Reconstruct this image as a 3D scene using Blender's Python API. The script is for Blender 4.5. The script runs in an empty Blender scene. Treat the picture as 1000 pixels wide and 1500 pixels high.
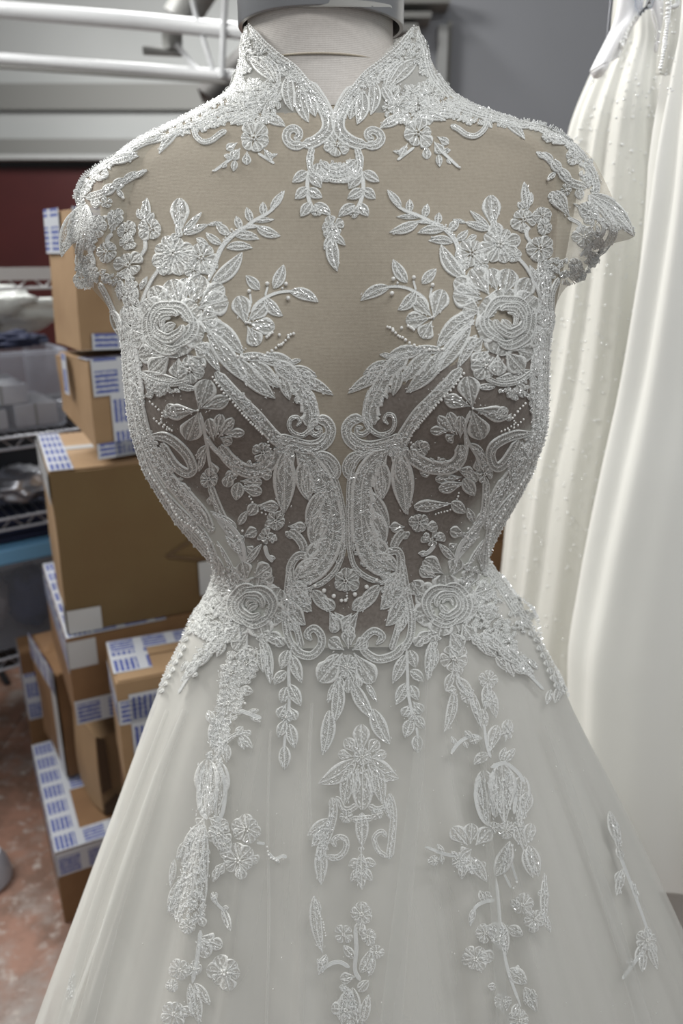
import bpy, math, random
import numpy as np
from mathutils import Vector, Matrix, noise
from mathutils.bvhtree import BVHTree
random.seed(7)
SC = bpy.context.scene
PI = math.pi

# ---------------------------------------------------------------- camera, world, lamps, exposure
PITCH = math.radians(18.6); FPX = 1130.0; CAM = Vector((0.0, -0.65, 1.42))
cd = bpy.data.cameras.new('camera'); cam = bpy.data.objects.new('camera', cd)
SC.collection.objects.link(cam); SC.camera = cam
cd.sensor_fit = 'VERTICAL'; cd.sensor_height = 36; cd.lens = FPX/1500*36
cam.location = CAM; cam.rotation_euler = (math.radians(90)-PITCH, 0, 0)
cd.clip_start = 0.02
cd.dof.use_dof = True; cd.dof.focus_distance = 0.56; cd.dof.aperture_fstop = 6.0
W = bpy.data.worlds.new('world'); SC.world = W; W.use_nodes = True
W.node_tree.nodes['Background'].inputs[0].default_value = (0.93, 0.97, 1.0, 1)
W.node_tree.nodes['Background'].inputs[1].default_value = 0.25
def lamp(name, loc, tgt, sx, sy, power, col=(1, 1, 1)):
    l = bpy.data.lights.new(name, 'AREA'); l.shape = 'RECTANGLE'; l.size = sx; l.size_y = sy
    l.energy = power; l.color = col
    o = bpy.data.objects.new(name, l); SC.collection.objects.link(o); o.location = loc
    o.rotation_euler = (Vector(tgt)-Vector(loc)).to_track_quat('-Z', 'Y').to_euler()
    return o
lamp('overhead_light', (-1.9, 1.0, 2.9), (0, 0.1, 1.2), 1.6, 0.5, 66, (1, .99, .96))
lamp('overhead_light', (0.1, -1.5, 3.0), (0.1, 0.2, 1.0), 1.4, 0.5, 12, (1, .99, .97))  # added soft fill for the front of the dress
lamp('overhead_light', (0.9, -0.5, 3.0), (0.9, 0.5, 1.0), 1.2, 0.3, 12, (.98, .99, 1))
lamp('overhead_light', (-0.9, 3.4, 3.5), (-0.5, 3.4, 0), 2.4, 0.4, 70, (1, 1, .98))
lamp('overhead_light', (-0.8, 5.2, 2.9), (-1.0, 7.0, 2.6), 3.4, 0.4, 46, (1, 1, .98))  # added light aimed at the far wall to brighten it
SC.view_settings.view_transform = 'Standard'; SC.view_settings.look = 'None'
SC.view_settings.gamma = 1; SC.view_settings.use_curve_mapping = False
SC.view_settings.exposure = 0.33

# ---------------------------------------------------------------- pixel helpers (photograph 1000x1500)
cp, sp = math.cos(PITCH), math.sin(PITCH)
def ray(x, y):
    a = (x-500)/FPX; b = (750-y)/FPX
    return Vector((a, cp+b*sp, -sp+b*cp))
def PY(x, y, Y):
    v = ray(x, y); return CAM+v*((Y-CAM.y)/v.y)
def PZ(x, y, Z):
    v = ray(x, y); return CAM+v*((Z-CAM.z)/v.z)
def proj(q):
    q = Vector(q)-CAM; f = q.y*cp-q.z*sp; u = q.y*sp+q.z*cp
    return 500+FPX*q.x/f, 750-FPX*u/f

# ---------------------------------------------------------------- object helpers
COL = SC.collection
def mesh_obj(name, vs, fs, mat, parent=None, smooth=True):
    me = bpy.data.meshes.new(name); me.from_pydata([tuple(v) for v in vs], [], fs); me.update()
    if smooth: me.polygons.foreach_set('use_smooth', [True]*len(me.polygons))
    if isinstance(mat, (list, tuple)):
        for m in mat: me.materials.append(m)
    else: me.materials.append(mat)
    o = bpy.data.objects.new(name, me); COL.objects.link(o)
    if parent: o.parent = parent
    return o
def tag(o, label=None, cat=None, group=None, kind=None):
    if label: o['label'] = label
    if cat: o['category'] = cat
    if group: o['group'] = group
    if kind: o['kind'] = kind
    return o
def empty(name, loc=(0, 0, 0), label=None, cat=None, group=None):
    o = bpy.data.objects.new(name, None); COL.objects.link(o); o.location = loc; o.empty_display_size = .05
    return tag(o, label, cat, group)
def keep(o, parent):
    """parent while the mesh stays where its world coordinates put it"""
    o.parent = parent; o.matrix_parent_inverse = Matrix.Translation(parent.location).inverted(); return o
class MB:
    def __init__(s): s.v = []; s.f = []
    def add(s, vs, fs):
        n = len(s.v); s.v += [Vector(v) for v in vs]; s.f += [tuple(i+n for i in f) for f in fs]
    def box(s, lo, hi, M=None):
        x0, y0, z0 = lo; x1, y1, z1 = hi
        vs = [Vector(p) for p in ((x0,y0,z0),(x1,y0,z0),(x1,y1,z0),(x0,y1,z0),(x0,y0,z1),(x1,y0,z1),(x1,y1,z1),(x0,y1,z1))]
        if M: vs = [M@v for v in vs]
        s.add(vs, [(0,3,2,1),(4,5,6,7),(0,1,5,4),(1,2,6,5),(2,3,7,6),(3,0,4,7)])
    def tube(s, pts, r, n=8, M=None):
        pts = [Vector(p) for p in pts]; vs = []
        for i, p in enumerate(pts):
            t = (pts[min(i+1, len(pts)-1)]-pts[max(i-1, 0)]).normalized()
            up = Vector((0, 0, 1)) if abs(t.z) < .9 else Vector((1, 0, 0))
            a = t.cross(up).normalized(); b = t.cross(a)
            rr = r[i] if isinstance(r, (list, tuple)) else r
            for k in range(n):
                c = 2*PI*k/n; q = p+(a*math.cos(c)+b*math.sin(c))*rr
                vs.append(M@q if M else q)
        fs = []
        for i in range(len(pts)-1):
            for k in range(n):
                fs.append((i*n+k, i*n+(k+1) % n, (i+1)*n+(k+1) % n, (i+1)*n+k))
        fs.append(tuple(range(n))); fs.append(tuple((len(pts)-1)*n+k for k in reversed(range(n))))
        s.add(vs, fs)
    def grid(s, P, wrap=False):
        nu, nv = len(P), len(P[0]); vs = [q for row in P for q in row]; fs = []
        for i in range(nu-1):
            for j in range(nv if wrap else nv-1):
                k = (j+1) % nv; fs.append((i*nv+j, i*nv+k, (i+1)*nv+k, (i+1)*nv+j))
        s.add(vs, fs)
    def ball(s, c, r, sx=1, sy=1, sz=1, nu=5, nv=6):
        P = [[Vector(c)+Vector((sx*math.sin(PI*i/nu)*math.cos(2*PI*j/nv), sy*math.sin(PI*i/nu)*math.sin(2*PI*j/nv), sz*math.cos(PI*i/nu)))*r for j in range(nv)] for i in range(nu+1)]
        s.grid(P, True)
    def build(s, name, mat, parent=None, smooth=True): return mesh_obj(name, s.v, s.f, mat, parent, smooth)
def bevel(o, w=.002, n=2):
    m = o.modifiers.new('bevel', 'BEVEL'); m.width = w; m.segments = n; m.limit_method = 'ANGLE'; return o

# ---------------------------------------------------------------- materials
def nmat(name):
    m = bpy.data.materials.new(name); m.use_nodes = True; nt = m.node_tree
    return m, nt, nt.nodes['Principled BSDF']
def mat(name, col, rough=.6, metal=0., bump=None, var=None, spec=.5, coord='Object'):
    """bump=(scale,strength,distance); var=(scale,colour2,lo,hi)"""
    m, nt, b = nmat(name); N = nt.nodes; L = nt.links
    b.inputs['Base Color'].default_value = (*col, 1); b.inputs['Roughness'].default_value = rough
    b.inputs['Metallic'].default_value = metal; b.inputs['Specular IOR Level'].default_value = spec
    tc = N.new('ShaderNodeTexCoord')
    if var:
        n = N.new('ShaderNodeTexNoise'); n.inputs['Scale'].default_value = var[0]; n.inputs['Detail'].default_value = 4
        L.new(tc.outputs[coord], n.inputs['Vector'])
        mr = N.new('ShaderNodeMapRange'); mr.inputs[1].default_value = var[2]; mr.inputs[2].default_value = var[3]
        L.new(n.outputs[0], mr.inputs[0])
        mx = N.new('ShaderNodeMix'); mx.data_type = 'RGBA'
        mx.inputs[6].default_value = (*col, 1); mx.inputs[7].default_value = (*var[1], 1)
        L.new(mr.outputs[0], mx.inputs[0]); L.new(mx.outputs[2], b.inputs['Base Color'])
    if bump:
        n = N.new('ShaderNodeTexNoise'); n.inputs['Scale'].default_value = bump[0]; n.inputs['Detail'].default_value = 3
        L.new(tc.outputs[coord], n.inputs['Vector'])
        bp = N.new('ShaderNodeBump'); bp.inputs['Strength'].default_value = bump[1]; bp.inputs['Distance'].default_value = bump[2]
        L.new(n.outputs[0], bp.inputs['Height']); L.new(bp.outputs[0], b.inputs['Normal'])
    return m
def weave(name, col, col2, scale, rough=.75, alpha=1., net=False, lining=None):
    """woven or netted cloth: two crossed fine waves in object space drive colour and relief"""
    m, nt, b = nmat(name); N = nt.nodes; L = nt.links
    b.inputs['Roughness'].default_value = rough; b.inputs['Specular IOR Level'].default_value = .25
    tc = N.new('ShaderNodeTexCoord')
    def wv(axis, sc):
        w = N.new('ShaderNodeTexWave'); w.bands_direction = axis; w.inputs['Scale'].default_value = sc
        w.inputs['Distortion'].default_value = .6; w.inputs['Detail'].default_value = 1
        L.new(tc.outputs['Object'], w.inputs['Vector']); return w
    a, c = wv('X', scale), wv('Z', scale*(.92 if net else .55))
    mul = N.new('ShaderNodeMath'); mul.operation = 'MULTIPLY' if net else 'ADD'
    L.new(a.outputs['Fac'], mul.inputs[0]); L.new(c.outputs['Fac'], mul.inputs[1])
    n = N.new('ShaderNodeTexNoise'); n.inputs['Scale'].default_value = 420; L.new(tc.outputs['Object'], n.inputs['Vector'])
    ad = N.new('ShaderNodeMath'); ad.operation = 'MULTIPLY_ADD'; L.new(mul.outputs[0], ad.inputs[0]); ad.inputs[1].default_value = .5 if not net else 1.
    n2 = N.new('ShaderNodeMath'); n2.operation = 'MULTIPLY_ADD'; n2.inputs[1].default_value = .7; n2.inputs[2].default_value = -.3
    L.new(n.outputs[0], n2.inputs[0]); L.new(n2.outputs[0], ad.inputs[2])
    mx = N.new('ShaderNodeMix'); mx.data_type = 'RGBA'; mx.inputs[6].default_value = (*col, 1); mx.inputs[7].default_value = (*col2, 1)
    L.new(ad.outputs[0], mx.inputs[0]); out = mx.outputs[2]
    if lining:
        at = N.new('ShaderNodeAttribute'); at.attribute_name = 'lining'
        m2 = N.new('ShaderNodeMix'); m2.data_type = 'RGBA'; L.new(at.outputs['Fac'], m2.inputs[0])
        L.new(out, m2.inputs[6]); m2.inputs[7].default_value = (*lining, 1); out = m2.outputs[2]
    L.new(out, b.inputs['Base Color'])
    bp = N.new('ShaderNodeBump'); bp.inputs['Strength'].default_value = .25; bp.inputs['Distance'].default_value = .0006
    L.new(ad.outputs[0], bp.inputs['Height']); L.new(bp.outputs[0], b.inputs['Normal'])
    b.inputs['Alpha'].default_value = alpha
    return m
M = {}
def lace_mat(name, lo, hi, a0, a1, petal=False, depth=.0007):
    """embroidery on net: per-vertex (length px, across -1..1, half width px) drives the stitch lines, the raised edge cord and how much net shows between"""
    m, nt, b = nmat(name); N = nt.nodes; L = nt.links
    def ma(op, x, y=None, z=None):
        n = N.new('ShaderNodeMath'); n.operation = op
        for k, w in enumerate((x, y, z)):
            if w is None: continue
            if isinstance(w, (int, float)): n.inputs[k].default_value = w
            else: L.new(w, n.inputs[k])
        return n.outputs[0]
    at = N.new('ShaderNodeAttribute'); at.attribute_name = 'stitch'; sx = N.new('ShaderNodeSeparateXYZ'); L.new(at.outputs['Vector'], sx.inputs[0])
    u, v, w = sx.outputs; av = ma('ABSOLUTE', v)
    tc = N.new('ShaderNodeTexCoord'); n1 = N.new('ShaderNodeTexNoise'); n1.inputs['Scale'].default_value = 700; n1.inputs['Detail'].default_value = 2; L.new(tc.outputs['Object'], n1.inputs['Vector'])
    n2 = N.new('ShaderNodeTexNoise'); n2.inputs['Scale'].default_value = 190; L.new(tc.outputs['Object'], n2.inputs['Vector'])
    avw = ma('MULTIPLY', av, w)
    if petal: ph = ma('MULTIPLY_ADD', n2.outputs[0], 7., ma('MULTIPLY', v, ma('MULTIPLY_ADD', w, .75, 3.)))
    else: ph = ma('MULTIPLY_ADD', n2.outputs[0], 5., ma('MULTIPLY_ADD', u, 2.0, ma('MULTIPLY', avw, 1.3)))
    st = ma('SMOOTHSTEP' if False else 'MULTIPLY_ADD', ma('SINE', ph), .5, .5)
    nn = ma('MULTIPLY_ADD', n1.outputs[0], 3.2, -1.1)
    rim = ma('GREATER_THAN', av, .70); mid = ma('LESS_THAN', avw, .9)
    rm = ma('MAXIMUM', rim, mid)
    f = ma('MAXIMUM', ma('MULTIPLY', st, nn), ma('MULTIPLY', rm, ma('MULTIPLY_ADD', n1.outputs[0], .9, .45)))
    cl = N.new('ShaderNodeClamp'); L.new(f, cl.inputs[0]); f = cl.outputs[0]
    mx = N.new('ShaderNodeMix'); mx.data_type = 'RGBA'; mx.inputs[6].default_value = (*lo, 1); mx.inputs[7].default_value = (*hi, 1); L.new(f, mx.inputs[0]); L.new(mx.outputs[2], b.inputs['Base Color'])
    mr = N.new('ShaderNodeMapRange'); mr.inputs[3].default_value = a0; mr.inputs[4].default_value = a1; L.new(f, mr.inputs[0]); L.new(mr.outputs[0], b.inputs['Alpha'])
    bp = N.new('ShaderNodeBump'); bp.inputs['Strength'].default_value = .8; bp.inputs['Distance'].default_value = depth; L.new(f, bp.inputs['Height']); L.new(bp.outputs[0], b.inputs['Normal'])
    b.inputs['Roughness'].default_value = .42; b.inputs['Specular IOR Level'].default_value = .5
    return m
M['lace'] = lace_mat('white_lace_leaf', (.54, .54, .51), (.80, .81, .785), .62, 1)
M['petal'] = lace_mat('white_lace_petal', (.52, .52, .49), (.80, .81, .785), .60, 1, True)
M['lace_soft'] = lace_mat('soft_lace_leaf', (.70, .70, .67), (.83, .835, .81), .28, .95)
M['petal_soft'] = lace_mat('soft_lace_petal', (.70, .70, .67), (.83, .835, .81), .26, .95, True)
M['cord'] = mat('white_lace_cord', (.76, .77, .75), .5, bump=(1400, .5, .0008))
M['bead'] = mat('glass_seed_bead', (.97, .98, .97), .12, metal=.15, spec=1.)
M['pearl'] = mat('pearl_bead', (.86, .86, .83), .2, spec=.8)
M['linen'] = weave('form_linen', (.60, .56, .52), (.76, .72, .68), 520)
M['linen_body'] = weave('form_linen_body', (.37, .32, .25), (.55, .49, .395), 520)
M['illusion'] = weave('illusion_tulle', (.40, .35, .28), (.58, .52, .425), 640, alpha=.72)
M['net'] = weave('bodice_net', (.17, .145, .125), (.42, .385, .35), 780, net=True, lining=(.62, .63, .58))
M['satin'] = mat('ivory_satin', (.70, .685, .64), .42, bump=(14, .12, .01), spec=.35)
M['sleeve'] = weave('sleeve_tulle', (.50, .45, .36), (.66, .61, .51), 640, alpha=.6)
M['steel'] = mat('brushed_steel', (.42, .42, .43), .32, metal=.9, bump=(60, .1, .001))
M['dark'] = mat('dark_gap', (.03, .03, .03), .7)
M['card'] = mat('cardboard', (.21, .115, .052), .75, bump=(40, .15, .002), var=(9, (.15, .078, .033), .35, .7))
M['card2'] = mat('pale_cardboard', (.30, .195, .105), .75, bump=(40, .15, .002), var=(7, (.215, .13, .064), .4, .75))
M['card_dark'] = mat('cardboard_core', (.07, .04, .02), .9)
M['inkline'] = mat('printed_line', (.10, .06, .03), .8)
M['wall'] = mat('grey_wall_paint', (.30, .31, .335), .8, bump=(30, .05, .004), var=(1.2, (.27, .28, .30), .3, .7))
M['farwall'] = mat('light_grey_panel', (.46, .47, .465), .8, var=(.8, (.40, .41, .405), .3, .7))
M['midgrey'] = mat('grey_beam_paint', (.21, .21, .20), .7)
M['whitepaint'] = mat('white_enamel', (.50, .51, .52), .4, bump=(20, .05, .002))
M['maroon'] = mat('maroon_panel', (.082, .013, .012), .5, var=(2, (.06, .010, .010), .3, .7))
M['black'] = mat('black_plastic', (.012, .012, .014), .5)
M['deck'] = mat('ceiling_deck', (.10, .095, .09), .7)
M['chrome'] = mat('chrome_wire', (.45, .46, .50), .3, metal=.85)
M['bluelid'] = mat('light_blue_plastic', (.16, .38, .62), .35)
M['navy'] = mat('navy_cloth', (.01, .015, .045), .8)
M['whitecard'] = mat('white_carton', (.45, .46, .50), .6, var=(12, (.36, .37, .42), .4, .6))
M['bag'] = mat('clear_bag_plastic', (.58, .60, .58), .25, bump=(16, .8, .02))
M['gownA'] = mat('cream_tulle_gown', (.77, .765, .715), .55, bump=(500, .3, .001), spec=.3)
M['gownB'] = mat('white_satin_gown', (.86, .86, .82), .4, bump=(9, .1, .01), spec=.35)
M['gownW'] = mat('white_crepe', (.88, .88, .90), .5, bump=(30, .1, .004))

def tulle_mat(name, col, alpha):
    m, nt, b = nmat(name); N = nt.nodes; L = nt.links; N.remove(b)
    out = N['Material Output']; tr = N.new('ShaderNodeBsdfTransparent')
    d = N.new('ShaderNodeBsdfDiffuse'); d.inputs[0].default_value = (*col, 1)
    t = N.new('ShaderNodeBsdfTranslucent'); t.inputs[0].default_value = (*col, 1)
    a = N.new('ShaderNodeMixShader'); a.inputs[0].default_value = .45; L.new(d.outputs[0], a.inputs[1]); L.new(t.outputs[0], a.inputs[2])
    lw = N.new('ShaderNodeLayerWeight'); lw.inputs[0].default_value = .35
    mr = N.new('ShaderNodeMapRange'); mr.inputs[3].default_value = alpha; mr.inputs[4].default_value = min(1, alpha*2.4)
    L.new(lw.outputs['Facing'], mr.inputs[0])
    mx = N.new('ShaderNodeMixShader'); L.new(mr.outputs[0], mx.inputs[0]); L.new(tr.outputs[0], mx.inputs[1]); L.new(a.outputs[0], mx.inputs[2])
    L.new(mx.outputs[0], out.inputs[0]); return m
M['tulle'] = tulle_mat('skirt_tulle', (.82, .82, .79), .26)
M['collar'] = tulle_mat('collar_tulle', (.74, .74, .70), .55)
M['clear'] = tulle_mat('clear_tub_plastic', (.50, .54, .62), .28)

def tape_mat():
    m, nt, b = nmat('printed_packing_tape'); N = nt.nodes; L = nt.links
    b.inputs['Roughness'].default_value = .22
    tc = N.new('ShaderNodeTexCoord'); mp = N.new('ShaderNodeMapping'); L.new(tc.outputs['UV'], mp.inputs[0])
    br = N.new('ShaderNodeTexBrick'); br.offset = 0; br.inputs['Scale'].default_value = 1
    br.inputs['Brick Width'].default_value = .062; br.inputs['Row Height'].default_value = .06; br.inputs['Mortar Size'].default_value = .009
    L.new(mp.outputs[0], br.inputs['Vector'])
    sx = N.new('ShaderNodeSeparateXYZ'); L.new(mp.outputs[0], sx.inputs[0])
    wv = N.new('ShaderNodeMath'); wv.operation = 'MULTIPLY'; wv.inputs[1].default_value = 640; L.new(sx.outputs['Y'], wv.inputs[0])
    sn = N.new('ShaderNodeMath'); sn.operation = 'SINE'; L.new(wv.outputs[0], sn.inputs[0])
    no = N.new('ShaderNodeTexNoise'); no.inputs['Scale'].default_value = 110; L.new(mp.outputs[0], no.inputs['Vector'])
    ad = N.new('ShaderNodeMath'); ad.operation = 'MULTIPLY_ADD'; ad.inputs[1].default_value = .38; L.new(sn.outputs[0], ad.inputs[0]); L.new(no.outputs[0], ad.inputs[2])
    st = N.new('ShaderNodeMath'); st.operation = 'GREATER_THAN'; st.inputs[1].default_value = .34; L.new(ad.outputs[0], st.inputs[0])
    inv = N.new('ShaderNodeMath'); inv.operation = 'SUBTRACT'; inv.inputs[0].default_value = 1; L.new(br.outputs['Fac'], inv.inputs[1])
    an = N.new('ShaderNodeMath'); an.operation = 'MULTIPLY'; L.new(st.outputs[0], an.inputs[0]); L.new(inv.outputs[0], an.inputs[1])
    mx = N.new('ShaderNodeMix'); mx.data_type = 'RGBA'; mx.inputs[6].default_value = (.47, .49, .53, 1); mx.inputs[7].default_value = (.085, .11, .30, 1)
    L.new(an.outputs[0], mx.inputs[0]); L.new(mx.outputs[2], b.inputs['Base Color']); return m
M['tape'] = tape_mat()
M['plaintape'] = mat('pale_tape', (.42, .42, .42), .3)
def floor_mat():
    m, nt, b = nmat('worn_pink_tile'); N = nt.nodes; L = nt.links
    b.inputs['Roughness'].default_value = .42
    tc = N.new('ShaderNodeTexCoord')
    def ns(s, lo, hi, det=6):
        n = N.new('ShaderNodeTexNoise'); n.inputs['Scale'].default_value = s; n.inputs['Detail'].default_value = det; n.inputs['Roughness'].default_value = .65
        L.new(tc.outputs['Object'], n.inputs['Vector']); r = N.new('ShaderNodeMapRange'); r.inputs[1].default_value = lo; r.inputs[2].default_value = hi
        L.new(n.outputs[0], r.inputs[0]); return r.outputs[0]
    def mx(f, a, c):
        x = N.new('ShaderNodeMix'); x.data_type = 'RGBA'; L.new(f, x.inputs[0])
        if isinstance(a, tuple): x.inputs[6].default_value = (*a, 1)
        else: L.new(a, x.inputs[6])
        x.inputs[7].default_value = (*c, 1); return x.outputs[2]
    c = mx(ns(9, .40, .60), (.33, .185, .135), (.19, .115, .085))
    c = mx(ns(4, .50, .62), c, (.33, .285, .26))
    c = mx(ns(26, .55, .66), c, (.44, .38, .345)); c = mx(ns(60, .66, .70), c, (.60, .57, .54))
    L.new(c, b.inputs['Base Color']); return m
M['floor'] = floor_mat()

# ================================================================ SETTING
def slab(name, lo, hi, m, kind='structure', label=None):
    b = MB(); b.box(lo, hi); o = b.build(name, m, smooth=False); o['kind'] = kind
    if label: o['label'] = label
    return o
fl = slab('floor', (-6, -3, -.06), (5, 9, -.006), M['black'])
for i in range(-5, 4):
    for j in range(-2, 8):
        b = MB(); b.box((i*1.05+.02, j*1.05+.235, -.006), (i*1.05+1.066, j*1.05+1.281, 0))
        b.build('floor_tile', M['floor'], fl, False)
slab('ceiling', (-6, -.5, 3.9), (5, 9, 4.0), M['deck'])
ceil = bpy.data.objects['ceiling']
for k in range(30):
    b = MB(); y = 1.0+k*.26; b.box((-5, y, 3.86), (.7, y+.11, 3.9)); b.build('deck_rib', M['deck'], ceil, False)
fw = slab('wall_back', (-6, 7, 0), (1.0, 7.1, 3.9), M['farwall'])
def band(y0, y1, d, m, name='trim_1'):
    z0, z1 = PY(0, y1, 7-d).z, PY(0, y0, 7-d).z
    b = MB(); b.box((-6, 7-d, z0), (1.0, 7, z1)); o = b.build(name, m, fw, False); return o
band(122, 160, .12, M['midgrey'], 'wall_beam'); band(203, 226, .22, M['midgrey'], 'wall_beam')
band(226, 233, .26, M['farwall'], 'ledge'); band(233, 245, .1, M['black'], 'dark_gap'); band(245, 620, .05, M['maroon'], 'maroon_panel')
# right-hand grey wall, nearer
x0 = PY(560, 100, 3.0).x
wr = slab('wall_right', (x0, 3.0, 0), (5, 3.12, 3.9), M['wall'])
for (a, y0, y1, xr) in ((575, -8, 9, 657), (575, 21, 30, 630), (575, 38, 50, 610)):
    p0 = PY(a-60, y0, 2.9); p1 = PY(xr, y1, 2.9)
    b = MB(); b.box((p0.x, 2.86, p1.z), (p1.x, 3.0, p0.z)); b.build('wall_beam', M['midgrey'], wr, False)
p0 = PY(643, 36, 2.94); p1 = PY(652, 150, 2.94)
b = MB(); b.box((p0.x, 2.94, p1.z), (p1.x, 3.0, p0.z)); o = b.build('trim_1', M['farwall'], None, False); o['kind'] = 'structure'
b = MB(); b.box((p1.x, 2.965, p1.z-.1), (p1.x+.02, 3.0, p0.z+.02)); b.build('conduit', M['midgrey'], o, False)

# steel roof joist with two white chords and a web
jo = empty('roof_joist', PY(150, 100, 2.2), 'white painted open-web steel joist crossing below the ceiling at upper left', 'joist')
def chord(pts, r, name, m=M['whitepaint'], Y=2.2):
    b = MB(); b.tube([PY(x, y, Y) for x, y in pts], r, 12); keep(b.build(name, m), jo)
chord([(-420, -38), (0, 14), (200, 31), (420, 52)], .025, 'upper_chord')
chord([(-420, 58), (0, 86), (200, 101), (420, 117)], .018, 'lower_chord')
chord([(-420, 68), (0, 97), (200, 111), (420, 126)], .008, 'chord_flange', M['midgrey'])
chord([(333, -60), (327, 50), (325, 114)], .010, 'web_post', Y=2.18)
chord([(268, -60), (286, 20), (314, 110)], .008, 'web_diagonal'); chord([(258, 65), (290, 103)], .008, 'web_diagonal')
b = MB(); b.tube([PY(210, 74, 2.3), PY(266, 77, 2.3)], .014, 6); keep(b.build('bracket_plate', M['midgrey']), jo)
b = MB(); b.tube([PY(252, 46, 2.3), PY(252, 74, 2.3)], .034, 4); keep(b.build('bracket', M['midgrey']), jo)
p0 = empty('ceiling_beam', PY(300, 140, 2.6), 'dark grey steel beam running up behind the dress form collar', 'beam', 'roof beams')
b = MB(); b.tube([PY(302, 146, 2.6), PY(460, -10, 2.8)], .05, 4); keep(b.build('flange', M['deck']), p0)
p0 = empty('ceiling_beam', PY(270, 20, 2.7), 'mid grey beam end rising above the upper joist pipe', 'beam', 'roof beams')
b = MB(); b.tube([PY(262, 30, 2.75), PY(300, -30, 2.75)], .07, 4); keep(b.build('flange', M['midgrey']), p0)

# ================================================================ WIRE SHELF
SH = Matrix.Translation((-.81, 1.34, 0)) @ Matrix.Rotation(math.radians(36), 4, 'Z')
sh = empty('wire_shelf', (-.81, 1.34, 0), 'chrome wire storage shelf along the left edge behind the box stack', 'shelf')
for z in (.35, .75, .965, 1.365):
    fr = MB()
    for dz in (0, -.03): fr.tube([(-1.2, 0, z+dz), (.35, 0, z+dz)], .0045, 6, SH)
    n = 50
    for i in range(n): fr.tube([(-1.2+1.55*i/n, 0, z-(.03 if i % 2 else 0)), (-1.2+1.55*(i+1)/n, 0, z-(0 if i % 2 else .03))], .002, 4, SH)
    for i in range(60): fr.tube([(-1.2+1.55*i/60, 0, z+.004), (-1.2+1.55*i/60, .45, z+.004)], .0018, 4, SH)
    fr.tube([(-1.2, .45, z), (.35, .45, z)], .005, 6, SH)
    keep(fr.build('wire_deck', M['chrome'] if z < 1.3 else M['whitepaint']), sh)
for s in (-1.2, .35):
    for t in (0, .45):
        b = MB(); b.tube([(s, t, 0), (s, t, 1.45)], .0125, 10, SH); keep(b.build('post', M['chrome']), sh)
b = MB(); b.box((-1.2, -.012, 1.355), (.35, -.004, 1.385), SH); keep(b.build('label_rail', M['whitepaint'], None, False), sh)
def tub(name, x0, x1, y0, y1, z0, z1, label, body, lid=None, lidmat=None):
    o = empty(name, SH@Vector((x0, y0, z0)), label, 'bin')
    b = MB(); P = []
    for (ins, z) in ((.02, z0), (.006, z0+.01), (-.0, z1), (-.012, z1), (-.012, z1-.012)):
        P.append([SH@Vector(q) for q in ((x0+ins, y0+ins, z), (x1-ins, y0+ins, z), (x1-ins, y1-ins, z), (x0+ins, y1-ins, z))])
    b.grid(P, True); b.add(P[0], [(0, 1, 2, 3)]); keep(b.build('tub', body, None, False), o)
    if lidmat:
        b = MB(); b.box((x0-.012, y0-.014, z1), (x1+.012, y1+.014, z1+.045), SH); bevel(keep(b.build('lid', lidmat, None, False), o), .006)
    return o
tub('storage_bin', -.55, .10, .015, .40, .972, 1.18, 'clear plastic storage bin on the shelf, full of white cartons', M['clear'])
CL = [p+' white carton in the '+q for p, q in (('leftmost', 'bottom'), ('second from left', 'bottom'), ('third from left', 'bottom'), ('rightmost', 'bottom'), ('leftmost', 'middle'), ('centre', 'middle'), ('rightmost', 'middle'), ('left', 'top'), ('right', 'top'))]
for ci, (x, y, z, w, d, h) in enumerate(((-.52,.04,.980,.17,.2,.062),(-.34,.04,.980,.15,.2,.062),(-.17,.04,.980,.12,.2,.05),(-.03,.04,.980,.11,.2,.06),
                           (-.53,.05,1.044,.20,.2,.06),(-.32,.045,1.044,.16,.2,.058),(-.12,.045,1.042,.13,.2,.052),
                           (-.50,.05,1.106,.18,.2,.055),(-.30,.05,1.104,.15,.2,.06))):
    o = empty('carton', SH@Vector((x, y, z)), CL[ci]+' row of cartons in the clear storage bin', 'carton', 'white cartons in the clear bin')
    b = MB(); b.box((x, y, z), (x+w, y+d, z+h), SH); bevel(keep(b.build('carton_body', M['whitecard'], None, False), o), .003)
    b = MB(); b.box((x+w*.45, y-.0008, z), (x+w*.52, y, z+h), SH); keep(b.build('carton_seam', M['midgrey'], None, False), o)
def lump(name, cx, cy, cz, rx, ry, rz, m, label, cat, amp=.35, seed=0, Mx=None):
    P = []; nu, nv = 22, 34
    for i in range(nu+1):
        row = []
        for j in range(nv):
            th = PI*i/nu; ph = 2*PI*j/nv
            v = Vector((math.sin(th)*math.cos(ph), math.sin(th)*math.sin(ph), math.cos(th)))
            k = 1+amp*noise.noise(v*2.3+Vector((seed, 0, 0)))+amp*.5*noise.noise(v*6+Vector((seed, 3, 0)))
            q = Vector((cx+v.x*rx*k, cy+v.y*ry*k, max(cz+v.z*rz*k, cz-rz*.8)))
            row.append((Mx or SH)@q)
        P.append(row)
    b = MB(); b.grid(P, True); o = b.build(name, m); tag(o, label, cat); return o
lump('plastic_bag', -.20, .27, 1.262, .38, .12, .075, M['bag'], 'crumpled pale clear plastic bag spilling over the storage bin', 'bag', .4, 3)
lump('folded_cloth', -.28, .09, 1.205, .13, .05, .02, M['black'], 'black crumpled cloth lying on top of the clear bin', 'cloth', .5, 5)
lump('folded_cloth', .0, .1, 1.2, .08, .05, .022, M['navy'], 'dark blue cloth lying at the right end of the clear bin', 'cloth', .5, 8)
lump('wrapped_parcel', -.32, .15, .80, .14, .09, .045, M['bag'], 'pale shiny wrapped parcel on the middle shelf', 'parcel', .25, 9)
lump('wrapped_parcel', -.02, .14, .80, .10, .08, .045, M['chrome'], 'silvery wrapped roll at the right of the middle shelf', 'parcel', .35, 12)
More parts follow.
